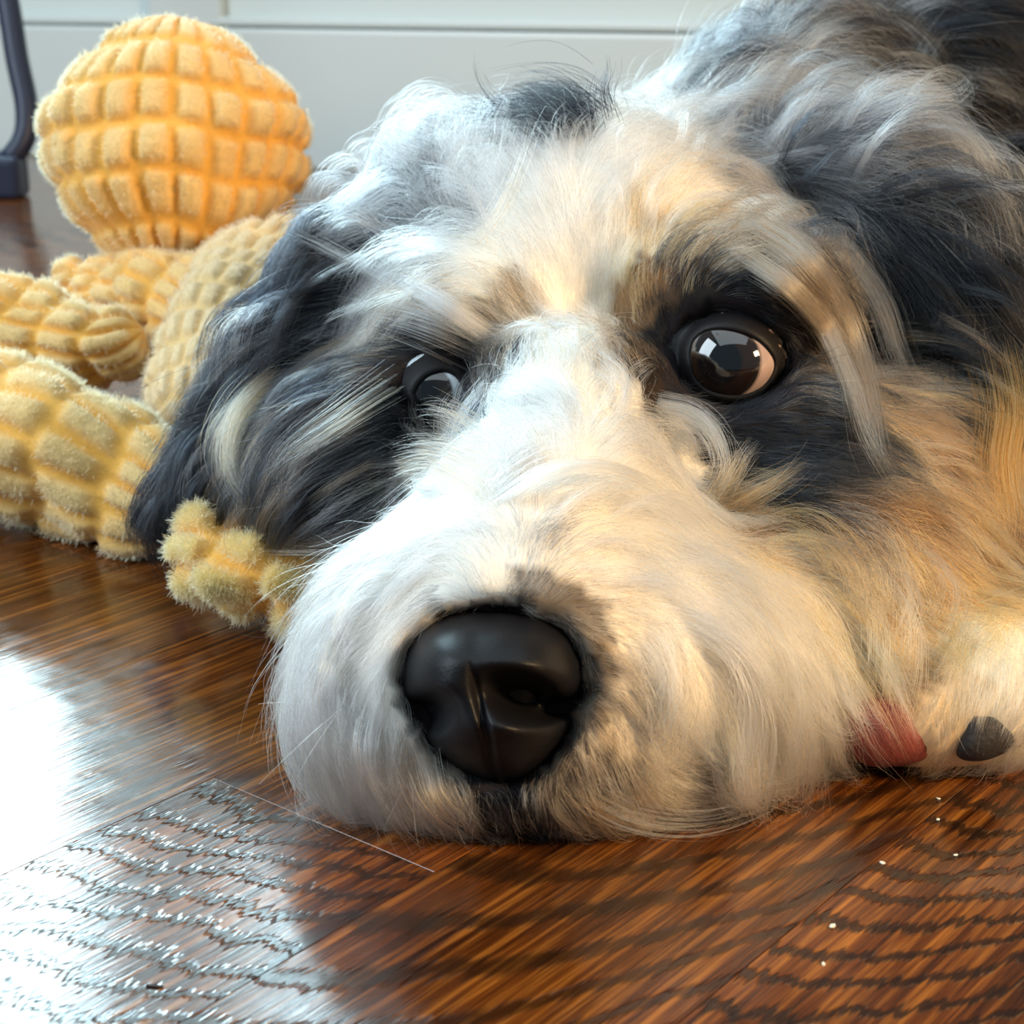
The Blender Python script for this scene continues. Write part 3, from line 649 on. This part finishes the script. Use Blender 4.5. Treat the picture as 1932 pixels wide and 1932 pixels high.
def nearest_normals(P):
    N = np.zeros_like(P); Q = np.zeros_like(P)
    fn = BVH.find_nearest
    for i, p in enumerate(P.tolist()):
        r = fn(p); Q[i] = r[0]; N[i] = r[1]
    return Q, N
def grow(P, N, gname, rg, longer=1.0, higher=1.0):
    n = len(P); x, y, t = to_px(P); v = field(gname, x, y)
    # locks: guides gathered round fewer centres share a swing, a lift and a length
    ns = max(6, n//9); ci = rg.choice(n, ns, replace=False); CP = P[ci]
    dsq = ((P[:, None]-CP[None])**2).sum(2); own = np.argmin(dsq, axis=1)
    sL = rg.uniform(0.8, 1.25, ns); sl = rg.uniform(0.4, 1.9, ns); sa = rg.normal(0, 0.30, ns); sc = rg.normal(0, 1, ns)
    shag = np.clip((v[:, 2]-8)/14, 0, 1)
    L = longer*v[:, 2]*0.001*(1+0.28*shag)*rg.uniform(0.85, 1.12, n)*(1+(sL[own]-1)*shag); lift = higher*v[:, 3]*1.25*(1+(sl[own]-1)*shag)*rg.uniform(0.8, 1.2, n)
    pts = np.zeros((n, K, 3)); pts[:, 0] = P-N*0.0008
    d = None; step = L/(K-1)
    ang = rg.normal(0, 0.08, n)+sa[own]*(0.25+0.75*shag); curl = sc[own]*0.55*shag
    ph = rg.uniform(0, 6.28, ns)[own]+rg.normal(0, .3, n); wav = rg.uniform(0.3, 1.0, ns)[own]*(0.6 if gname in ('head', 'paw') else 1.0)*(0.3+0.9*shag)
    crown = np.clip((520-y)/200, 0, 1)*(gname == 'head'); wav = wav*(1+1.6*crown)
    Qn = N.copy(); Qp = P.copy()
    for k in range(1, K):
        s = k/(K-1)
        cur = pts[:, k-1]
        if k in (2, 4, 6, 8): Qp, Qn = nearest_normals(cur)
        xx, yy, tt = to_px(cur); vv = field(gname, xx, yy)
        a = ang+curl*s+0.35*wav*np.sin(ph+s*8.0)
        dx = vv[:, 0]*np.cos(a)-vv[:, 1]*np.sin(a); dy = vv[:, 0]*np.sin(a)+vv[:, 1]*np.cos(a)
        T = dx[:, None]*RT-dy[:, None]*UP
        T = T-(T*Qn).sum(1)[:, None]*Qn; T /= np.linalg.norm(T, axis=1)[:, None]+1e-9
        hgt_ = ((cur-Qp)*Qn).sum(1)
        lk = lift*(1.35-2.1*s)
        lk = np.where(hgt_ < 0.0016*min(1, k/3), np.maximum(lk, 0.30), lk)
        want = T+Qn*lk[:, None]+np.array([0, 0, -0.22*s]); want /= np.linalg.norm(want, axis=1)[:, None]
        d = want if d is None else d*0.45+want*0.55
        d /= np.linalg.norm(d, axis=1)[:, None]
        nx_ = cur+d*step[:, None]; nx_[:, 2] = np.maximum(nx_[:, 2], 0.0006)
        pts[:, k] = nx_
    # tips of a lock draw together
    g = (0.15+0.55*rg.random(ns))[own]*shag; cen = pts[ci][own]
    sv = np.linspace(0, 1, K)
    pts = pts+(cen-pts)*(g[:, None]*sv[None, :]**1.4)[..., None]
    return pts
N_GUIDE, N_HAIR = 10000, 262000
gp, gn = tri_sample(N_GUIDE, RNG); gg_g = group_of(gp)
hp_, hn_ = tri_sample(N_HAIR, RNG); gg_h = group_of(hp_)
def bare(P, grp):
    x, y, t = to_px(P)
    fr = t < 0.56
    b = (inside(EYE_R, x, y, 8) | inside(EYE_L, x, y, 6) | inside(NOSE, x, y, -14)) & (grp == 0) & fr
    b |= (inside(PAD_RED, x, y, 6) | inside(PAD_DARK, x, y, 6)) & (t < 0.43)
    return b
ss = np.linspace(0, 1, K)
FUR_NAMES = dict(head='head_fur', ear_r='ear_fur', ear_l='ear_fur', body='body_fur', paw='paw_fur')
FUR_LABELS = dict(ear_r='long dark grey and tan fur of the ear beside the lit cheek', ear_l='black fur of the ear that lies against the yellow toy')
def strands(gname, gidx):
    rg = np.random.default_rng(gidx+50)
    s = (gg_g == gidx) & ~bare(gp, gg_g); P, N = gp[s], gn[s]
    guides = grow(P, N, gname, rg)
    gx, gy, gt = to_px(P)
    ga = pick_anchor(gname, gx, gy, 21, rg); gr = rg.random(len(P)); gclump = rg.uniform(0.35, 0.95, len(P))
    kd = KDTree(len(P))
    for i, p in enumerate(P.tolist()): kd.insert(p, i)
    kd.balance()
    s2 = (gg_h == gidx) & ~bare(hp_, gg_h); C = hp_[s2]; CN = hn_[s2]; n = len(C)
    ix = np.zeros((n, 3), int); dd = np.zeros((n, 3))
    for i, p in enumerate(C.tolist()):
        r = kd.find_n(p, 3)
        for j in range(3): ix[i, j] = r[min(j, len(r)-1)][1]; dd[i, j] = r[min(j, len(r)-1)][2]
    w_ = 1/(dd+0.0008)**1.5; w_ /= w_.sum(1)[:, None]
    base = C-CN*0.0008
    rel = guides-guides[:, :1]
    blend = (rel[ix]*w_[:, :, None, None]).sum(1)                     # smooth shape
    own = rel[ix[:, 0]]
    cl = gclump[ix[:, 0]]*rg.uniform(0.5, 1.0, n)
    hx0, hy0, _t = to_px(C); fly = rg.random(n) < 0.06+0.08*np.clip((450-hy0)/250, 0, 1); cl[fly] = 0
    root_off = base-guides[ix[:, 0], 0]
    m_ = (cl[:, None]*ss[None, :]**1.3)                               # 0 at the root, gathers to the lock's tip
    free = base[:, None]+blend; held = guides[ix[:, 0]]+root_off[:, None]*0.12
    pts = free*(1-m_[..., None])+held*m_[..., None]
    Lh = np.linalg.norm(rel[ix[:, 0], -1], axis=1)
    # hairs of uneven length
    cut = rg.uniform(0.70, 1.06, n); cut[rg.random(n) < 0.12] *= 0.7
    pts = base[:, None]+(pts-base[:, None])*cut[:, None, None]**(ss[None, :, None])
    pts[fly] = base[fly][:, None]+(pts[fly]-base[fly][:, None])*1.25
    # stray bends
    e = rg.normal(0, 1, (n, 3)); e2 = rg.normal(0, 1, (n, 3)); amp = (0.0005+0.035*Lh)*np.where(fly, 3.2, 1.0)
    pts += (e[:, None]*(ss**1.6)[None, :, None]*0.8+e2[:, None]*np.sin(ss*5.5)[None, :, None]*0.35*ss[None, :, None])*amp[:, None, None]
    pts[..., 2] = np.maximum(pts[..., 2], 0.0005)
    # colour
    hx, hy, ht = to_px(C); ha = pick_anchor(gname, hx, hy, 20, rg)
    use_g = rg.random(n) < 0.6; an = np.where(use_g, ga[ix[:, 0]], ha)
    rv = np.where(rg.random(n) < 0.68, gr[ix[:, 0]], rg.random(n))
    cols = np.zeros((n, 3)); mixes = FIELDS[gname][1]
    for a in np.unique(an):
        q = an == a; pal = mixes[a]; cols[q] = pal[np.minimum((rv[q]*len(pal)).astype(int), len(pal)-1)]
    lightc = cols.mean(1) > 0.5; dim = lightc & (rg.random(n) < 0.16); cols[dim] *= 0.62
    cols = cols*np.exp(rg.normal(0, 0.10, (n, 1)))
    ends = np.where((cols.mean(1) < 0.15)[:, None], 1.25, 1.03)
    colr = cols[:, None]*(1+(ends[:, None]-1)*ss[None, :, None])
    taper = np.interp(ss, [0, .15, .7, 1], [1.0, 1.0, .75, .15])
    th = rg.uniform(3.4e-5, 6.2e-5, n)*np.where(ht > .56, 1.35, 1.0)
    rad = th[:, None]*taper[None]
    # bundles that stand a little proud of the coat
    M_ = dict(head=420, ear_r=120, ear_l=70, body=90, paw=0)[gname]
    if M_:
        v = field(gname, gx, gy); ok = np.where((v[:, 2] > 12) & (gt < 0.75))[0]
        pk = rg.choice(ok, min(M_, len(ok)), replace=False)
        G2 = grow(P[pk], N[pk], gname, rg, 1.22, 1.7); nb = 34; m2 = len(pk)
        offs = rg.normal(0, 0.0009, (m2, nb, 1, 3))*((1-ss)**0.8*0.8+0.2)[None, None, :, None]
        wv = rg.normal(0, 1, (m2, nb, 1, 3))*0.0008*(ss**2)[None, None, :, None]
        B2 = G2[:, None]+offs+wv
        c2 = rg.uniform(0.6, 1.0, (m2, nb, 1, 1)); B2 = B2[:, :, :1]+(B2-B2[:, :, :1])*c2
        B2 = B2.reshape(-1, K, 3); B2[..., 2] = np.maximum(B2[..., 2], 0.0005)
        a2 = ga[pk]; lc = np.array([mixes[a][rg.integers(0, len(mixes[a]))] for a in a2])
        col2 = np.repeat(lc, nb, 0)*np.exp(rg.normal(0, 0.15, (m2*nb, 1)))
        pts = np.concatenate([pts, B2]); colr = np.concatenate([colr, np.repeat(col2[:, None], K, 1)])
        rad = np.concatenate([rad, rg.uniform(4e-5, 6.5e-5, m2*nb)[:, None]*taper[None]])
    o = hair_object(FUR_NAMES[gname], pts-DOG0, rad, np.clip(colr, 0.002, 0.93), FUR, dog)
    o['kind'] = 'stuff'
    if gname in FUR_LABELS: o['label'] = FUR_LABELS[gname]
    return o
for gi, gname in enumerate(GRP): strands(gname, gi)

# ------------------------------------------------------------------ eyes
CORNEA = None
def eye(name, cpx, cpy, t, rpx, look, iris_r, outline, rim, sclera, lid_back):
    c = at(cpx, cpy, t); R = rpx*t/F_PX
    g = (at(look[0], look[1], t-R)-c); g /= np.linalg.norm(g)
    bm = bmesh.new(); bmesh.ops.create_uvsphere(bm, u_segments=64, v_segments=40, radius=R)
    q = Vector(g).to_track_quat('Z', 'Y').to_matrix()
    cosi = math.cos(math.asin(min(0.95, iris_r*t/F_PX/R)))
    for v in bm.verts:
        z = v.co.z/R
        if z > cosi: v.co *= 1+0.02*(z-cosi)/(1-cosi)           # the clear bulge over the iris
    me = bpy.data.meshes.new(name); bm.to_mesh(me); bm.free()
    V = np.array([v.co[:] for v in me.vertices]); zz = V[:, 2]/np.linalg.norm(V, axis=1)
    Cc = np.tile(np.array(sclera), (len(V), 1))
    ed = np.clip((zz-(cosi-0.035))/0.03, 0, 1)[:, None]
    Cc = Cc*(1-ed)+np.array((.012, .008, .007))*ed
    cp = math.cos(math.asin(min(0.95, iris_r*0.62*t/F_PX/R)))
    iris = ((zz > cosi+0.01) & (zz < cp))[:, None]; Cc = np.where(iris, np.array((.014, .007, .004)), Cc); Cc = np.where((zz >= cp)[:, None], np.array((.002, .002, .003)), Cc)
    set_vcol(me, Cc)
    M_ = np.array(q); V2 = V@M_.T+c-DOG0
    me.vertices.foreach_set('co', V2.astype(np.float32).ravel()); me.polygons.foreach_set('use_smooth', [True]*len(me.polygons)); me.update()
    o = link(name, me, dog, EYEM)
    # lids: a soft rim that runs from the ball back to the brow
    P = np.array(outline, float); n = 72
    ang = np.linspace(0, 1, n, endpoint=False); Pc = smooth_path(np.vstack([P, P[:1]]), n+1)[:n]
    cc = Pc.mean(0)
    V = []; rings = [(-7, -0.2), (-4, 0.6), (1, 1.3), (9, 1.3), (15, 1.0), (22, 0.8), (30, 0.6), (40, 0.3), (rim, 0)]
    for grow_, fwd in rings:
        for p in Pc:
            d = p-cc; dl = np.linalg.norm(d); pp = cc+d*(1+grow_/dl)
            # depth of the ball under this point
            off = math.hypot(pp[0]-cpx, pp[1]-cpy)/rpx
            dv = at(pp[0], pp[1], 1.0)-CAMP; oc = CAMP-c; qa = dv@dv; qb = 2*(dv@oc); qc = oc@oc-R*R; disc = qb*qb-4*qa*qc
            off = 0.5 if disc > 0 else 1.5
            tb = (-qb-math.sqrt(max(disc, 0.0)))/(2*qa)-fwd*0.001
            ts = float(to_px(surf(pp[0], pp[1], t))[2])
            wgt = min(1.0, max(0.0, (grow_-12)/(rim-12)))
            tt = tb*(1-wgt)+(ts+0.0012)*wgt
            if off < 1.0 and grow_ > 0: tt = min(tt, tb)
            V.append(at(pp[0], pp[1], tt)-DOG0)
    Fc = []
    for r in range(len(rings)-1):
        for j in range(n): Fc.append([r*n+j, r*n+(j+1) % n, (r+1)*n+(j+1) % n, (r+1)*n+j])
    me = mesh_from('eyelid', V, Fc); lo_ = link('eyelid', me, dog, LIDM)
    return o
EYEM = vcol_material('wet_eye', 0.06, spec=0.6, coat=1.0); EYEM.node_tree.nodes['Principled BSDF'].inputs['Coat Roughness'].default_value = 0.01
LIDM, ntl, bl = mat('eyelid_skin', (0.006, 0.005, 0.006), 0.55, spec=0.22); noise_bump(ntl, bl, 1500, 0.3, 0.0003)
er = eye('eye', 1380, 684, TR, 98, (1354, 682), 70, EYE_R, 56, (.44, .32, .29), -4.5)
el = eye('eye', 826, 745, TL, 84, (790, 744), 54, EYE_L, 44, (.70, .78, .84), -4.0)
er['label'] = 'dark eye showing a pink white at its outer edge'; el['label'] = 'dark eye half hidden behind the muzzle fur'

# ------------------------------------------------------------------ nose
NOSEM, ntn, bn = mat('wet_nose', (0.0045, 0.0045, 0.006), 0.46, spec=0.24)
vo = nd(ntn, 'ShaderNodeTexVoronoi'); vo.inputs['Scale'].default_value = 1500; tcn = nd(ntn, 'ShaderNodeTexCoord'); ntn.links.new(tcn.outputs['Object'], vo.inputs['Vector'])
bpn = nd(ntn, 'ShaderNodeBump'); bpn.inputs['Strength'].default_value = 0.2; bpn.inputs['Distance'].default_value = 0.0002; ntn.links.new(vo.outputs['Distance'], bpn.inputs['Height']); ntn.links.new(bpn.outputs['Normal'], bn.inputs['Normal'])
def nose_mesh():
    P = np.array(NOSE, float); c = np.array([930., 1310.])
    d = P-c; th = np.arctan2(d[:, 1], d[:, 0]); r = np.linalg.norm(d, axis=1)
    o_ = np.argsort(th); th = th[o_]; r = r[o_]
    thp = np.r_[th-2*np.pi, th, th+2*np.pi]; rp = np.r_[r, r, r]
    nA, nR = 180, 70
    A = np.arange(nA)/nA*2*np.pi-np.pi; Rr = np.interp(A, thp, rp)
    for _ in range(4): Rr = (np.roll(Rr, 1)+Rr*2+np.roll(Rr, -1))/4
    T0 = 0.361; V = []; D = 0.026
    fr = np.linspace(0.0, 1.0, nR)
    fr = np.sin(fr*np.pi/2)
    def bumpf(x, y, cx, cy, sx, sy, rot=0):
        a = math.radians(rot); dx = x-cx; dy = y-cy; u = dx*math.cos(a)+dy*math.sin(a); v = -dx*math.sin(a)+dy*math.cos(a)
        return np.exp(-((u/sx)**2+(v/sy)**2))
    for f in fr:
        x = c[0]+Rr*f*np.cos(A); y = c[1]+Rr*f*np.sin(A)
        z = D*(1-f**2.6)**0.62                                        # toward the viewer
        # the nose pad: broad top, wings, nostrils, central groove
        z = z+0.0025*bumpf(x, y, 1010, 1230, 90, 60)+0.0018*bumpf(x, y, 830, 1240, 60, 60)
        z = z-0.0175*np.clip(bumpf(x, y, 988, 1314, 66, 36, 14)*1.15, 0, 1)**1.2
        z = z-0.0100*np.clip(bumpf(x, y, 1062, 1335, 44, 17, -14)*1.3, 0, 1)
        z = z-0.0120*np.clip(bumpf(x, y, 808, 1345, 40, 36, 20)*1.2, 0, 1)**1.2
        z = z-0.0060*bumpf(x, y, 775, 1362, 30, 14, 20)
        z = z+0.0016*bumpf(x, y, 985, 1262, 80, 18, 8)+0.0022*bumpf(x, y, 968, 1378, 70, 18, 8)+0.0012*bumpf(x, y, 815, 1300, 40, 18, -8)
        gxl = 905+(y-1330)*0.22
        z = z-0.0022*np.exp(-((x-gxl)/9.0)**2)*np.clip((y-1240)/80, 0, 1)
        z = z-0.0010*np.exp(-((x-900)/26.0)**2)*np.clip((1260-y)/60, 0, 1)*np.clip((y-1160)/40, 0, 1)
        z = z+0.0
        for i in range(nA): V.append(at(x[i], y[i], T0-z[i])-DOG0)
    back = []
    for f, zz in ((0.97, 0.006), (0.8, 0.011)):
        for i in range(nA): V.append(at(c[0]+Rr[i]*f*math.cos(A[i]), c[1]+Rr[i]*f*math.sin(A[i]), T0+zz)-DOG0)
    tot = nR+2; Fc = []
    for k in range(tot-1):
        for j in range(nA): Fc.append([k*nA+j, k*nA+(j+1) % nA, (k+1)*nA+(j+1) % nA, (k+1)*nA+j])
    Fc.append([(tot-1)*nA+j for j in range(nA)])
    return mesh_from('nose', V, Fc)
nz_ = link('nose', nose_mesh(), dog, NOSEM); nz_['label'] = 'large black leathery nose with two nostrils'

# ------------------------------------------------------------------ separate locks and whiskers
def surf_path(pxs, lift_mm):
    out = []; last = None
    for i, (x, y) in enumerate(pxs):
        d = at(x, y, 1.0)-CAMP; hit = BVH.ray_cast(Vector(CAMP), Vector(d).normalized())
        t = float(to_px(np.array(hit[0]))[2]) if hit[0] is not None else None
        if t is None or (last is not None and abs(t-last) > 0.06): t = last if last is not None else 0.42
        last = t; l = lift_mm if isinstance(lift_mm, (int, float)) else lift_mm[i]
        p = at(x, y, t-l*0.001); p[2] = max(p[2], 0.0008); out.append(p)
    return out
LOCKS = []
def lock(pxs, lift, width, n, code, tip=0.35, r=5.2e-5):
    rg = np.random.default_rng(len(LOCKS)+900)
    KK = 20; lift = [-1.5]+list(lift[1:]); P = smooth_path(surf_path(pxs, lift), KK); T, N, B = frames(P)
    s_ = np.linspace(0, 1, KK)
    off = rg.normal(0, 0.5, (n, 2))*width*0.001
    n = int(n*0.6); off = off[:n]*1.25
    wd = (1-s_)**0.7*(1-tip)+tip
    wob = rg.normal(0, 1, (n, 3))*0.0011; lag = rg.uniform(-0.05, 0.05, n)
    pts = P[None]+off[:, :1, None]*N[None]*wd[None, :, None]+off[:, 1:, None]*B[None]*wd[None, :, None]+wob[:, None]*(s_**2)[None, :, None]
    fly = rg.random(n) < 0.10; pts[fly] += (rg.normal(0, 1, (fly.sum(), 1, 3))*0.003)*(s_**2)[None, :, None]
    cut = rg.uniform(0.5, 1.0, n)
    q = s_[None]*cut[:, None]*(KK-1); i0 = np.clip(q.astype(int), 0, KK-2); f = (q-i0)[..., None]
    ar = np.arange(n)[:, None]; pts = pts[ar, i0]*(1-f)+pts[ar, i0+1]*f
    pts[..., 2] = np.maximum(pts[..., 2], 0.0005)
    pal = np.array([C_[c] for c in code]); col = pal[rg.integers(0, len(pal), n)]*np.exp(rg.normal(0, .1, (n, 1)))
    rad = rg.uniform(0.7, 1.15, n)[:, None]*r*np.interp(s_, [0, .1, .7, 1], [.8, 1, .8, .15])[None]
    LOCKS.append((pts, rad, np.repeat(col[:, None], KK, 1)))
lock([(1240,770),(1310,785),(1352,830),(1362,880),(1340,930)], [2,9,12,12,8], 2.8, 420, 'WWCL', .4)
lock([(1200,800),(1270,810),(1310,860),(1318,910)], [2,6,7,5], 4.0, 200, 'WWC', .3)
lock([(930,960),(1040,890),(1150,880),(1240,920),(1295,985),(1312,1030)], [3,9,12,12,11,8], 1.8, 190, 'WWWC', .5)
lock([(1360,960),(1430,925),(1480,900),(1530,868)], [2,6,9,11], 3.2, 260, 'ONTL', .3)
lock([(1350,950),(1385,890),(1408,850),(1425,830)], [2,7,10,11], 3.0, 300, 'LLTC', .35)
lock([(1430,440),(1520,500),(1580,580),(1620,680),(1645,780),(1662,880)], [4,11,15,16,15,12], 4.2, 720, 'LLLLNS', .4)
lock([(1400,480),(1490,540),(1560,620),(1605,720),(1640,830),(1700,930)], [4,10,13,14,13,10], 2.6, 500, 'LLLNC', .4)
lock([(1500,420),(1590,480),(1660,570),(1700,680),(1760,780)], [4,9,11,10,6], 4.0, 400, 'SLLNM', .4)
lock([(930,640),(820,565),(720,520),(620,470),(545,435)], [2,9,13,16,18], 2.6, 420, 'WWWSS', .35)
lock([(900,640),(800,600),(700,580),(620,560)], [2,6,9,9], 5.0, 220, 'WSSC', .4)
lock([(820,470),(740,450),(690,400),(670,350)], [3,7,9,9], 5.0, 120, 'SSWC', .5)
lock([(600,460),(560,540),(530,620),(505,700),(470,760)], [4,8,9,8,6], 3.0, 110, 'KKG', .3)
lock([(520,720),(460,770),(432,830),(430,890),(460,940)], [4,11,13,13,9], 4.0, 520, 'TCCL', .4)
lock([(480,740),(425,790),(400,850),(405,910)], [4,10,11,8], 2.8, 260, 'CLTN', .35)
lock([(730,740),(650,790),(560,850),(500,910)], [3,6,8,8], 5.0, 200, 'LNNM', .35)
lock([(780,1080),(700,1080),(650,1130),(632,1190),(655,1250)], [3,7,9,9,7], 1.8, 60, 'CCW', .5)
lock([(640,1180),(615,1260),(600,1330),(640,1430)], [3,8,8,6], 2.0, 60, 'CCW', .5)
lock([(700,1350),(690,1420),(720,1480),(790,1500)], [3,6,7,6], 3.0, 120, 'WWC', .4)
lock([(800,1430),(820,1500),(860,1545),(900,1562)], [3,6,6,4], 3.5, 120, 'WLT', .3)
lock([(880,470),(940,400),(985,300),(1008,215)], [3,9,12,14], 2.2, 60, 'LTCL', .35)
lock([(1085,265),(1050,235),(1010,222),(965,232)], [2,3,4,3], 9.0, 3600, 'KKKK', .9)
lock([(980,230),(935,190),(903,150),(894,95)], [3,7,9,11], 2.2, 45, 'GMK', .3)
lock([(1150,215),(1140,170),(1150,130),(1148,95)], [3,7,9,10], 3.0, 60, 'KGG', .3)
lock([(900,820),(860,790),(820,775),(785,778)], [3,6,8,9], 3.5, 130, 'CCW', .3)
lock([(920,880),(850,850),(790,840),(745,850)], [3,6,8,9], 4.0, 150, 'WCC', .3)
lock([(900,930),(830,885),(780,880),(735,893)], [3,6,8,9], 3.5, 130, 'WCC', .25)
lock([(1180,720),(1220,690),(1240,700)], [2,5,7], 3.5, 110, 'WWC', .3)
lock([(1100,1500),(1200,1550),(1320,1562),(1430,1535),(1500,1500)], [4,7,9,9,7], 3.2, 70, 'TTC', .6)
lock([(1480,1260),(1530,1340),(1590,1385),(1645,1370)], [5,9,11,12], 3.5, 150, 'WCC', .3)
lock([(1540,1240),(1600,1320),(1640,1365),(1690,1350)], [5,9,11,12], 3.5, 130, 'WCC', .3)
lock([(1400,1360),(1460,1430),(1480,1470),(1440,1510)], [5,8,9,8], 3.5, 130, 'WCC', .3)
lock([(1640,1200),(1690,1280),(1710,1340),(1705,1390)], [5,9,11,11], 3.0, 120, 'WCCT', .25)
lock([(1330,1400),(1400,1480),(1480,1500)], [4,7,8], 3.0, 110, 'CCW', .3)
lock([(1770,60),(1735,110),(1750,170),(1800,200)], [4,10,11,8], 7.0, 220, 'SSSM', .5)
lock([(1500,110),(1560,60),(1640,50)], [3,10,12], 7.0, 200, 'SSW', .4)
lock([(1640,230),(1720,190),(1800,180),(1840,150)], [3,9,12,14], 6.0, 220, 'SSW', .3)
lock([(1300,300),(1380,250),(1440,260),(1480,300)], [3,9,10,8], 5.0, 160, 'SSW', .5)
lock([(1880,700),(1900,800),(1890,900),(1905,1000),(1890,1090)], [4,9,9,9,9], 7.0, 1000, 'OOOTT', .6)
LP = np.concatenate([l[0] for l in LOCKS]); LR = np.concatenate([l[1] for l in LOCKS]); LC = np.concatenate([l[2] for l in LOCKS])
lo_ = hair_object('long_locks', LP-DOG0, LR, np.clip(LC, .003, .93), FUR, dog); lo_['kind'] = 'stuff'; lo_['label'] = 'long loose locks that fall over the brow, muzzle and ear'
WH = [([(1440,1440),(1490,1520),(1520,1622)], [3,5,3]),([(1560,1300),(1640,1400),(1728,1507)], [4,7,4]),([(1540,1360),(1620,1420),(1692,1472)], [4,6,4]),
      ([(1450,1500),(1530,1500),(1602,1478)], [3,4,3]),([(1650,1350),(1690,1390),(1722,1442)], [8,9,8]),([(650,1330),(570,1400),(488,1480)], [3,8,8]),
      ([(640,1340),(580,1430),(545,1500)], [3,8,8]),([(620,1290),(560,1320),(487,1328)], [3,8,8]),([(700,1440),(760,1530),(850,1560)], [3,5,3]),
      ([(560,1290),(530,1330),(500,1390)], [3,8,8]),([(1140,400),(1150,430),(1160,455)], [8,8,6]),([(1190,600),(1320,700),(1395,700)], [2,5,6])]
wp_, wr_ = [], []
for pxs, lf in WH:
    P = smooth_path(surf_path(pxs, lf), 16); wp_.append(P); wr_.append(np.linspace(1.0, .25, 16)*1.0e-4)
wo = hair_object('whiskers', np.array(wp_)-DOG0, np.array(wr_), np.tile(np.array((.55, .48, .38)), (len(WH), 16, 1)), FUR, dog); wo['kind'] = 'stuff'

# ------------------------------------------------------------------ paw pads
PADM, ntp, bp_ = mat('paw_pad_red', (0.20, 0.035, 0.025), 0.6); noise_bump(ntp, bp_, 900, 0.5, 0.0005)
PADK, ntp, bp_ = mat('paw_pad_dark', (0.028, 0.024, 0.024), 0.6); noise_bump(ntp, bp_, 900, 0.5, 0.0005)
def pad(poly, m, label, fat):
    P = np.array(poly, float); c = P.mean(0); n = 40
    Pc = smooth_path(np.vstack([P, P[:1]]), n+1)[:n]; V = []; fr = np.sin(np.linspace(0.02, 1, 12)*math.pi/2)
    t0 = float(to_px(surf(c[0], c[1], .40))[2])
    for f in fr:
        for p in Pc:
            q = c+(p-c)*f; t = t0+0.003-fat*math.sqrt(max(0, 1-f**2.4))
            v = at(q[0], q[1], t); v[2] = max(v[2], 0.001); V.append(v-DOG0)
    for p in Pc: V.append(at(p[0], p[1], t0+0.008)-DOG0)
    R_ = len(fr)+1; Fc = [[k*n+j, k*n+(j+1) % n, (k+1)*n+(j+1) % n, (k+1)*n+j] for k in range(R_-1) for j in range(n)]
    Fc.append([(R_-1)*n+j for j in range(n)]); Fc.append([j for j in range(n)][::-1])
    o = link('paw_pad', mesh_from('paw_pad', V, Fc), dog, m); o['label'] = label
pad(PAD_RED, PADM, 'reddish brown paw pad', 0.0065); pad(PAD_DARK, PADK, 'dark grey paw pad', 0.005)

# ------------------------------------------------------------------ crumbs and a splinter on the floor
CR, ntc_, bc_ = mat('crumb', (0.75, 0.68, 0.55), 0.7)
CRUMBS = [(1570,1750,5.5,'largest pale crumb, on the brown floor among the dark grain arcs'),(1665,1630,4.5,'pale crumb midway between the reddish paw pad and the largest crumb'),
 (1770,1548,4,'small pale crumb at the top edge of the uppermost dark grain arc'),(1770,1508,3.5,'pale crumb nearest below the reddish paw pad'),(1803,1615,4,'pale crumb in the grain below the dark paw pad'),(1554,1820,3.5,'pale crumb closest to the camera, below the largest crumb')]
for i, (x, y, r, lb) in enumerate(CRUMBS):
    p = on_floor(x, y); rr = r*0.36/F_PX
    bm = bmesh.new(); bmesh.ops.create_icosphere(bm, subdivisions=1, radius=rr)
    rq = random.Random(i)
    for v in bm.verts: v.co *= rq.uniform(0.7, 1.25); v.co.x *= 1.5; v.co.z *= 0.6
    o = bm_obj('crumb', bm, CR); o.location = (p[0], p[1], rr*0.5); o.rotation_euler = (0, 0, rq.uniform(0, 3))
    tag(o, lb, 'crumb', 'crumbs on the brown floor')
SPL, a_, b2_ = mat('splinter', (0.02, 0.015, 0.012), 0.7)
p = on_floor(292, 1862); sp = bm_obj('splinter', box(-0.0016, 0.0016, -0.0003, 0.0003, 0, 0.0004, 0.00012, 1), SPL); sp.location = (p[0], p[1], 0.0); sp.rotation_euler = (0, 0, -0.15)
tag(sp, 'tiny dark splinter on the shining floor in the lower corner', 'splinter')
